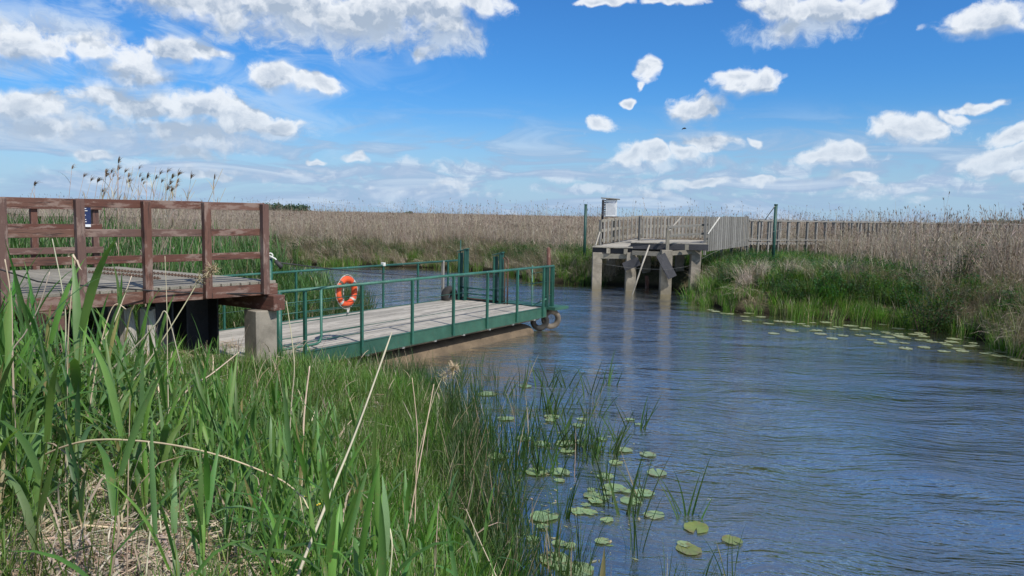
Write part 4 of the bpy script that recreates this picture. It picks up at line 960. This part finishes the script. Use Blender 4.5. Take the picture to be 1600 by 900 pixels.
# stakes
def stake(px, Y, z1, w, label):
    p = P3(px, 0, Y); mb = MB(); mb.tube([(p.x, p.y, -.6), (p.x+.02, p.y, z1*.5), (p.x-.02, p.y, z1-.04), (p.x-.02, p.y, z1)], [w, w*1.05, w*.95, w*.6], 9)
    o = mb.build('mooring_stake', M['brownwood'], None); tag(o, label, 'stake')
stake(857.5, 31.0, 1.78, .085, 'old dark stake standing in the water near the far bank left of the landing stage')
stake(1012, 32.6, .55, .09, 'short rotten stake in the shade beneath the far landing stage')

# ---------------- bird
bd = empty('bird', at_y(1069, 201, 42), 'small dark bird flying in the blue sky above the landing stage', 'bird')
c = at_y(1069, 201, 42); mb = MB(); mb.tube([c+Vector((-.11,0,0)), c+Vector((-.05,0,.01)), c+Vector((.04,0,.0)), c+Vector((.09,0,.012)), c+Vector((.12,0,.005))], [.008, .03, .032, .022, .006], 8)
mb.build('body', M['birdblack'], bd)
for s_ in (-1, 1):
    mb = MB(); mb.leaf([c+Vector((.02, 0, .01)), c+Vector((.0, s_*.08, .05)), c+Vector((-.03, s_*.17, .01)), c+Vector((-.09, s_*.24, -.06))], [.09, .09, .06, .01], (1,0,0), (.02,.02,.02), (.02,.02,.02), None); mb.build('wing', M['birdblack'], bd)
adopt(bd)

# ---------------- lily pads
def pad_mesh(seed, r=.12, cc=(.24,.33,.15)):
    rr = random.Random(seed); mb = MB(); n = 22; vs = [(0, 0, .004)]; cs = [cc]
    k0 = [rr.uniform(.95, 1.05) for i in range(n)]
    for ring, f in ((1, .5), (2, 1.0)):
        for i in range(n):
            t = .16 + (2*math.pi-.32)*i/(n-1); q = r*f*(k0[i] if ring == 2 else 1); x_, y_ = math.cos(t)*q, math.sin(t)*q*.86
            vs.append((x_, y_, (.004 if ring == 1 else .006+rr.uniform(-.003, .008)))); k = rr.uniform(.85, 1.15); e_ = rr.random() < .3 and ring == 2; cs.append(tuple(v_*k*(1, 1)[0] for v_ in cc) if not e_ else (.20, .17, .07))
    fs = [(0, 1+i, 2+i) for i in range(n-1)] + [(1+i, 1+n+i, 2+n+i, 2+i) for i in range(n-1)]
    mb.add(vs, fs, cs, None, True); me = mb.mesh('lily_pad'); me.materials.append(M['pad']); return me
pads = [pad_mesh(i, .108) for i in range(4)]; padsf = [pad_mesh(20+i, .15, (.30,.34,.20)) for i in range(3)]
padsy = [pad_mesh(30+i, .11, (.19,.23,.06)) for i in range(2)]
def put(me, px, py, sx, label, group, name='lily_pad', z=.006, cat='lily pad'):
    p = at_z(px, py, 0); o = bpy.data.objects.new(name, me); col.objects.link(o); o.location = (p.x, p.y, z+random.uniform(0, .004))
    o.rotation_euler = (random.uniform(-.02, .02), random.uniform(-.02, .02), random.uniform(0, 6.28)); o.scale = (sx, sx, 1); tag(o, label, cat, group); return o
G1 = 'lily pads among the near water plants'
for px, py, s_, lab in (
  (1026,740,1.25,'large round green lily pad lying clear at the right edge of the near group'),
  (1012,711,1.1,'green lily pad just beyond the large one lying clear at the right'),
  (974,704,1.15,'green lily pad among the foot of the blades in the middle row'),
  (946,746,1.0,'bright green lily pad in the middle of the near group'),
  (960,764,1.3,'wide lily pad just below the bright green one in the middle of the near group'),
  (1004,772,1.25,'pale lily pad behind the left upright tuft of blades'),
  (986,784,1.2,'half sunken lily pad at the foot of the left upright tuft of blades'),
  (1022,806,1.1,'faded lily pad below and right of the left upright tuft'),
  (962,724,.9,'dark small lily pad above the bright green one'),
  (850,808,1.5,'wide lily pad near the reeds, third from the bottom of the near group'),
  (868,876,1.5,'large lily pad partly behind reed leaves near the bottom edge'),
  (898,892,1.6,'lily pad cut by the bottom edge of the picture'),
  (840,738,1.5,'wide lily pad in shallow water left of the middle of the near group'),
  (876,739,1.2,'lily pad touching the right side of a wider one in shallow water'),
  (848,695,1.1,'lily pad behind the thin dark blades'),
  (818,686,1.1,'lily pad beside the left thin blades close to the bank'),
  (778,714,1.3,'pale lily pad close against the near bank'),
  (748,732,1.2,'lily pad hidden among bank reeds'),
  (762,616,1.6,'pale lily pad at the edge of the reeds in front of the ferry float'),
  (820,604,1.3,'farthest near-group lily pad in front of the ferry float'),
  (862,652,1.2,'lily pad alone in open water beyond the blades'),
  (882,694,1.3,'yellowish lily pad between the two middle clumps of blades'),
  (887,705,1.1,'small lily pad overlapping the yellowish one'),
  (904,665,1.0,'faint lily pad behind the middle clump of blades'),
  (790,655,1.3,'lily pad in a gap of the bank reeds below the ferry float'),
  (925,775,1.0,'small pale lily pad left of the wide central one'),
  (905,800,.9,'small submerged-looking lily pad nearest the open calm water')):
    put(random.choice(pads), px, py, s_, lab, G1)
for px, py, s_, lab in ((1144,846,1.0,'curled yellow green lily pad farthest out in the open water'), (1088,826,1.3,'yellow rotting lily pad at the foot of the right upright tuft'), (1076,860,1.2,'yellow green weedy lily pad nearest the bottom right of the near group')):
    put(random.choice(padsy), px, py, s_, lab, G1)
FP = [(40,615),(60,600),(115,617),(200,638),(305,650),(360,645),(420,643),(480,665),(580,703),(635,725),(675,740),(710,712),(760,672),(830,678),(790,740),(795,765),(975,780),(990,748),(1040,768),(1060,778),(860,725),(920,735),(1165,790),(1200,787),(1320,820),(605,670),(690,653),(445,672),(545,660),(450,718),(150,648),(780,712),(740,735),(1020,720),(1110,740),(1230,800),(1280,805),(1010,735),(1090,715),(-60,600),(-30,603),(-95,592),(-120,585),(20,590),(880,760),(700,690),(650,700),(250,640),(330,660)]
for i in range(28):
    t_ = random.random(); FP.append((30+1290*t_+random.gauss(0, 20), 625+140*t_+random.gauss(0, 22)+18*math.sin(t_*9)))
for i, (x_, y_) in enumerate(FP):
    put(padsf[i % 3], 1150+x_/3, 290+y_/3, random.uniform(.8, 1.25), 'pale flat lily pad floating in the scattered band off the right hand bank', 'lily pads off the right hand bank')
random.seed(11)
# more pads scattered between the near ones
for i in range(26):
    px, py = random.gauss(905, 60), random.uniform(640, 860); q = at_z(px, py, 0)
    if terr(q.x, q.y)[1][0] > -.15: continue
    put(random.choice(pads), px, py, random.uniform(.45, .85), 'small pale lily pad scattered between the larger ones near the bank', 'small lily pads near the bank')
# small brown leaves and flecks on the calm water
mbf = MB()
for i in range(420):
    px, py = random.uniform(700, 1010), random.uniform(640, 880); p = at_z(px, py, 0)
    if terr(p.x, p.y)[1][0] > -.05 or random.random() > 1.1-(px-700)/330: continue
    l = random.uniform(.01, .05); a = random.uniform(0, 6.28); c = cj(random.choice([(.30,.30,.16),(.38,.33,.20),(.20,.26,.08)]), .3); d = Vector((math.cos(a), math.sin(a), 0)); n_ = Vector((-d.y, d.x, 0))
    z = Vector((0,0,.005+random.random()*.004)); q = Vector((p.x, p.y, 0))+z
    mbf.add([q-d*l, q-n_*l*.3, q+d*l, q+n_*l*.35], [(0,1,2,3)], c)
o = mbf.build('floating_debris', M['pad'], None); tag(o, 'tiny bits of leaf and scum floating on the calm water by the near bank', 'floating debris', kind='stuff')

# ---------------- upright tufts in the water
G2 = 'tufts of blades standing in the river'
def tuft(px, py, h, nb, lab, spread=.06, fan=.35, w=.014):
    p = at_z(px, py, 0); mb = MB()
    for i in range(nb):
        a = random.uniform(0, 6.28); r = spread*random.random()**.5; az_ = random.uniform(-.5, .5) + (0 if random.random() < .6 else math.pi)
        c = cj(random.choice([(.030,.075,.018),(.045,.10,.022),(.06,.13,.03)]))
        st = arc_pts((p.x+math.cos(a)*r*1.6, p.y+math.sin(a)*r, -.25), az_, (h+.25)*random.uniform(.6, 1.08), random.uniform(.0, fan), random.uniform(0, .5), 8)
        w0 = w*1.6*random.uniform(.7, 1.25); t_ = random.uniform(-1.1, 1.1)
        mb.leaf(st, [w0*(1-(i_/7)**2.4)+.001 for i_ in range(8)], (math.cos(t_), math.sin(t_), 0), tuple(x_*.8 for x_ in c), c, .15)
    o = mb.build('blade_tuft', M['leaf'], None); tag(o, lab, 'water plant', G2)
for a in ((985,805,.78,9,'left of the two upright dark green tufts in the open water at the lower right'), (1074,806,.62,8,'right upright dark green tuft standing alone in the open water', .07, .5),
          (997,668,.62,8,'tuft of blades farthest right in the middle row beyond the lily pads', .07, .5), (965,690,.5,6,'thin leaning tuft left of the farthest right one', .06, .6),
          (945,712,.62,9,'dense tuft above the dark small lily pad', .07, .45), (927,716,.58,7,'tuft of blades just left of the dense one', .06, .4), (903,700,.62,7,'upright tuft in the centre of the middle row', .07, .3),
          (882,690,.6,7,'tuft of blades second from the left of the middle row', .06, .3), (875,668,.55,4,'thin tuft at the left end of the middle row', .05, .3), (850,640,.72,9,'dark tuft near the reeds in front of the ferry end', .09, .35),
          (862,600,.65,7,'wind bent tuft close behind the dark one in front of the ferry end', .08, .6), (846,720,.6,6,'sparse tuft rising from the shallow pads near the bank', .12, .35), (812,700,.65,6,'dark tuft close to the near bank reeds', .14, .35), (880,812,.55,3,'three thin stems standing above the wide near lily pad', .04, .2)): tuft(*a)
for i in range(34):
    px, py = random.gauss(850, 50), random.uniform(600, 800); q = at_z(px, py, 0)
    if terr(q.x, q.y)[1][0] > -.2: continue
    tuft(px, py, random.uniform(.4, .7), random.randint(4, 7), 'dark blades standing in the shallows between the bank reeds and the lily pads', .1, .4); 


# ---------------- large individual dry stalks in the foreground
def stalk(pp, r, lab, leafend=None, plume=False, name='dry_reed_stalk', ground=True, col_=(.58,.49,.36)):
    """pp: list of (px, py, distance) from foot to tip"""
    pts = [at_y(*q) for q in pp]
    if ground:
        f = pts[0]; gz = gh(f.x, f.y)
        if f.z > gz: d = (pts[0]-pts[1]).normalized(); k = (f.z-gz)/max(-d.z, .35); pts.insert(0, f+d*min(k, .8)); pts[0].z = min(pts[0].z, gz-.02)
    sm = [pts[0]]
    for i in range(len(pts)-1):
        a_, b_, c_, d_ = pts[max(i-1, 0)], pts[i], pts[i+1], pts[min(i+2, len(pts)-1)]
        for k in range(1, 7):
            t = k/6; sm.append(.5*((2*b_)+(-a_+c_)*t+(2*a_-5*b_+4*c_-d_)*t*t+(-a_+3*b_-3*c_+d_)*t**3))
    n = len(sm); rs_ = [r*(1-.5*i/(n-1))*(1.25 if i % 9 == 4 else 1) for i in range(n)]
    o = empty(name, sm[0], lab, 'dry reed'); mb = MB(); c = cj(col_, .1); mb.tube(sm, rs_, 7, c); mb.build('stem', M['dry'], o)
    if leafend:
        for (dx, dy, dz, w) in leafend:
            e = sm[-1]; q = Vector((dx, dy, dz)); pts2 = [e, e+q*.35+Vector((0,0,.02)), e+q*.7, e+q]; mb = MB(); mb.leaf(pts2, [w*.6, w, w*.8, .001], (0, 1, .3), c, cj(col_, .1), .2); mb.build('leaf', M['dry'], o)
    if plume:
        mb = MB(); e = sm[-1]
        for i in range(240):
            t = random.random(); th = -.3+2.6*t; q = e + Vector((.02+.10*math.sin(th*.9)+.02, 0, .10*math.sin(th)+.02))
            cc = cj((.50,.40,.27), .25); blade(mb, q+Vector((random.uniform(-.03,.03), random.uniform(-.03,.03), random.uniform(-.03,.03))), random.uniform(0, 6.28), random.uniform(.05, .11), .006, random.uniform(.6, 2.2), random.uniform(.2, 1.6), cc, cc, 3, None, .9)
        mb.build('plume', M['dry'], o)
    adopt(o)
stalk([(455,930,2.6),(500,812,2.9),(560,665,3.4),(612,520,3.9)], .0075, 'thickest pale dry reed stalk leaning to the right across the foreground reeds')
stalk([(30,735,3.9),(120,692,3.7),(220,689,3.6),(330,708,3.5),(430,745,3.5),(468,772,3.5)], .0062, 'long dry stalk arching to the right over the straw with a split drooping end', [(.06,0,-.09,.014),(.02,.0,-.11,.012)])
stalk([(190,620,6.4),(235,560,6.5),(280,490,6.6),(310,440,6.7)], .0075, 'leaning dry reed with a fluffy seed plume in front of the platform deck', plume=True)
stalk([(148,602,6.2),(205,548,6.2),(245,505,6.2),(257,486,6.2),(267,507,6.2),(280,560,6.2),(298,622,6.3)], .0065, 'dry reed folded sharply in half in front of the split timber posts', ground=False)
stalk([(148,564,6.0),(180,500,6.1),(206,431,6.2)], .0065, 'straight slanting dry stalk left of the folded one')
stalk([(148,590,5.8),(165,510,5.8),(180,476,5.8),(197,483,5.8)], .006, 'dry stalk with a hooked tip above the left part of the bank')
stalk([(104,640,4.8),(103,540,4.8),(101,473,4.8),(82,373,4.8)], .006, 'upright dry stalk crossing the railing near the left edge')
stalk([(106,560,4.7),(110,480,4.7),(118,405,4.7)], .005, 'dry stalk with pale curled leaves in front of the second platform post', [(-.05,0,.02,.022),(.04,.0,-.07,.018),(-.02,0,-.12,.012)])
stalk([(262,560,6.4),(261,480,6.4),(258,400,6.4)], .004, 'hair thin upright stalk beside the black steel columns')
stalk([(6,575,5.0),(40,520,5.0),(62,477,5.0),(78,425,5.0)], .006, 'dry stalk leaning right at the far left of the picture')
stalk([(20,560,4.2),(18,470,4.2),(8,405,4.2)], .007, 'short dry stalk standing upright at the left edge')
stalk([(285,618,6.6),(330,585,6.7),(374,550,6.9)], .0085, 'low dry stalk pointing to the base of the concrete pile')
stalk([(473,700,5.0),(476,640,5.0),(484,572,5.0)], .009, 'short thick bleached stalk below the ferry gate')
stalk([(455,640,6.6),(460,570,6.6),(452,500,6.6),(447,470,6.6)], .006, 'dry stalk standing against the first ferry rail posts')
stalk([(650,745,5.4),(652,673,5.4),(644,590,5.4)], .005, 'slender dry stalk right of the thickest one')
stalk([(640,812,4.5),(660,700,4.6),(678,600,4.8)], .0055, 'slanting dry stalk crossing its slender neighbour near the water')
stalk([(606,930,2.9),(612,840,2.9),(590,785,3.0)], .0045, 'small crooked dry stalk at the bottom centre')
stalk([(782,915,4.6),(752,850,4.7),(728,795,4.8)], .005, 'dry stalk leaning left by the reeds at the bottom near the water')
stalk([(228,905,3.0),(240,760,3.1),(232,690,3.1)], .0048, 'wavy upright stalk beside the straw patch')
stalk([(172,905,2.7),(186,820,2.7),(170,750,2.8)], .007, 'brown upright stalk growing out of the straw patch', col_=(.40,.31,.2))
# plume lying in the reeds before the float
stalk([(672,640,7.6),(684,606,7.6),(690,592,7.7)], .004, 'dry reed with a pale plume in front of the ferry float', plume=True)

# ---------------- tall dry reeds above the platform railing
def tall_reed(i, h, lean):
    o = bpy.data.objects.new('plumed_reed', None); o.empty_display_size = .1; col.objects.link(o)
    mb = MB(); st = arc_pts((0,0,-.05), 0, h, lean, .12, 6); c = cj((.36,.29,.22), .15); mb.tube(st, [.006,.006,.005,.0045,.004,.0025], 5, c)
    for k in range(4):
        t = random.uniform(1.5, 4.6); q = int(t); p = st[q].lerp(st[q+1], t-q); c2 = cj(random.choice(REED)); blade(mb, p, random.uniform(0, 6.28), .3, .012, .4, 1.2, c2, c2, 5, None, .9)
    mb.build('stem', M['dry'], o)
    if i != 2:
        mb = MB(); p_plume(mb, st[-1], 0.2, random.uniform(.5, .75), (.30,.22,.17), 20); mb.build('plume', M['dry'], o)
    return o
prot = [tall_reed(0, 3.1, .10), tall_reed(1, 3.0, .02), tall_reed(2, 3.2, .26), tall_reed(3, 2.9, .2)]
used = [False]*4
TR = [(40,288,14,0),(66,290,14.5,1),(108,262,15,1),(118,275,15,0),(140,245,14,2),(150,268,15,0),(158,280,15.5,3),(166,268,15,1),(176,275,14.5,1),(184,268,15,0),(195,254,14,1),(200,262,15,3),(208,268,15,0),(215,275,15.5,1),(228,262,14.5,2),(240,272,15,3),(252,268,14,0),(262,262,15,2),(270,275,15,3),(282,280,15,0),(300,268,14.5,2),(308,262,15,2),(313,280,15,3),(322,292,14.5,2),(132,282,15,3),(222,283,15,0),(290,290,15,3)]
GT = 'tall plumed reeds rising above the platform railing'
TR += [(random.gauss(215, 55), random.uniform(274, 300), random.uniform(13.5, 16), random.choice((0, 1, 2, 3, 2))) for i in range(26)]
for i, (px, py, Y, k) in enumerate(TR):
    t = at_y(px, py, Y); h0 = [3.1, 3.0, 3.2, 2.9][k]; lean = [.16, .07, .30, .25][k]
    bx_ = t.x - math.sin(lean)*h0*.9; gz = gh(bx_, Y); s_ = (t.z-gz)/(h0*math.cos(lean)*.99)
    if not used[k]: o = prot[k]; used[k] = True
    else:
        o = prot[k].copy(); col.objects.link(o)
        for ch in [q for q in bpy.data.objects if q.parent == prot[k]]:
            c_ = ch.copy(); col.objects.link(c_); c_.parent = o
    o.location = (bx_, Y, gz); q_ = random.uniform(1.0, 1.6); o.scale = (q_, q_, s_); o.rotation_euler = (0, 0, random.uniform(-.9, .9))
    tag(o, 'tall dry reed with dark drooping plume rising above the platform railing' if k != 2 else 'tall bare dry reed leaning right above the platform railing', 'reed', GT if k != 2 else 'bare leaning reeds above the platform railing')

# ---------------- big close reed shoots in the foreground, leaves blue green
random.seed(21)
for px, py, h, lab in ((14,900,1.25,'tall broad leaved reed at the left edge of the foreground'), (128,905,.95,'broad leaved reed in front of the straw patch'), (168,880,.9,'upright broad leaved reed rising from the middle of the straw'),
                       (330,915,.85,'dark upright reed right of the straw patch'), (395,905,.9,'bluish broad leaved reed beside the thick leaning stalk'), (520,900,.8,'bright broad reed right of the thick leaning stalk'), (790,893,.5,'drooping broad reed at the water edge bottom'), (705,895,.75,'stout reed at the bottom near the water')):
    p = on_ground(px, min(py, 899)); mb = MB(); p_shoot(mb, h, (p.x, p.y, gh(p.x, p.y)-.03), .027, 8, 9, .2, [(.055,.125,.04),(.07,.15,.045),(.06,.13,.055)], .12)
    o = mb.build('broad_leaved_reed', M['leaf'], None); tag(o, lab, 'reed plant')
# yellow flowers
for px, py, lab in ((478,776,'topmost small yellow flower in the foreground reeds'), (497,790,'small yellow flower right of the topmost one'), (507,797,'lowest small yellow flower beside the reeds'), (500,788,'yellow flower almost touching its neighbour in the foreground reeds')):
    p = at_y(px, py, 3.9); o = empty('yellow_flower', (p.x, p.y, gh(p.x, p.y)), lab, 'flower', 'yellow flowers in the foreground'); mb = MB(); mb.tube([(p.x, p.y, gh(p.x, p.y)), p], .0015, 4, (.06,.13,.03)); mb.build('stem', M['leaf'], o)
    mb = MB()
    for k in range(5): blade(mb, p, k*1.257, .013, .010, 1.1, .2, (.75,.62,.03), (.8,.66,.05), 4, None, .6)
    mb.build('petals', M['flower'], o); adopt(o)

# ---------------- shrubs on the right of the far bank
def shrub(px, Y, h, rad, n, lab, lean=0, par=None):
    p = P3(px, 0, Y); gz = gh(p.x, p.y); o = empty('shrub', (p.x, p.y, gz), lab, 'shrub'); mb = MB(); lf = MB()
    for s_ in range(9):
        a = random.uniform(0, 6.28); st = arc_pts((p.x+math.cos(a)*.1, p.y+math.sin(a)*.1, gz), a if random.random() < .5 else lean, h*random.uniform(.6, 1.1), random.uniform(.05, .5), random.uniform(.1, .5), 6)
        mb.tube(st, [.02, .017, .014, .01, .007, .004], 5, (.12,.09,.06))
        for k in range(n//9):
            t = random.uniform(.25, 1)**.8*4.99; q = int(t); c_ = st[q].lerp(st[q+1], t-q) + Vector((random.gauss(0, rad*.28), random.gauss(0, rad*.28), random.gauss(0, rad*.2)))
            c = cj(random.choice([(.025,.075,.02),(.035,.095,.025),(.02,.06,.02),(.05,.12,.03)]), .3)
            blade(lf, c_, random.uniform(0, 6.28), random.uniform(.06, .12), random.uniform(.03, .05), random.uniform(.7, 1.7), random.uniform(.2, .9), c, c, 4, None, .5)
    mb.build('stems', M['dry'], o); lf.build('foliage', M['leaf'], o); adopt(o)
shrub(1455, 21.0, 1.6, .75, 1500, 'dark leafy shrub among dry reeds on the right part of the far bank', 0)
shrub(1372, 20.6, .8, .4, 600, 'small dark leafy bush left of the larger shrub on the far bank')
shrub(1500, 23.5, 1.7, .6, 700, 'leafy shrub branch rising right of the dark shrub on the far bank', .5)
# driftwood branch on the far shore
cable('fallen_branch', [at_z(1365, 478, .35), at_z(1385, 470, .6), at_z(1402, 461, .8)], .03, 'pale fallen branch lying on the slope of the right bank', 'oldpost', cat='branch')

# ---------------- distant woods
def woods(px0, px1, Y, h, lab, n):
    mb = MB(); a, b = P3(px0, 0, Y).x, P3(px1, 0, Y).x
    for i in range(n):
        x_ = random.uniform(a, b); y_ = Y+random.uniform(-40, 40); hh = h*random.uniform(.6, 1.1)*min(1, .35+6*min(x_-a, b-x_)/(b-a)); r_ = hh*.35
        mb.tube([(x_, y_, 0), (x_, y_, hh*.5)], [.4, .25], 5, (.05,.045,.035))
        for k in range(70):
            c = Vector((x_, y_, hh*.62)) + Vector((random.gauss(0, r_*.5), random.gauss(0, r_*.5), random.gauss(0, hh*.17))); s_ = random.uniform(.6, 1.5); d1 = Vector((random.gauss(0,1), random.gauss(0,1), random.gauss(0,1))).normalized(); d2 = d1.orthogonal().normalized()
            cc = cj(random.choice([(.035,.075,.04),(.05,.095,.05),(.03,.06,.04)]), .25); mb.add([c-d1*s_, c-d2*s_, c+d1*s_, c+d2*s_], [(0,1,2,3)], cc)
    o = mb.build('woodland', M['leaf'], None); tag(o, lab, 'woodland', kind='stuff')
woods(405, 484, 900, 10, 'dark distant wood on the horizon right of the platform railing', 70)
woods(180, 330, 700, 8, 'distant line of trees on the horizon behind the platform railing', 60)
woods(1525, 1680, 650, 7, 'distant line of green trees on the horizon at the right edge', 80)
woods(1110, 1140, 900, 5, 'small far clump of trees on the horizon right of the middle', 12)
woods(636, 650, 700, 4, 'tiny far bush on the horizon left of the middle', 4)
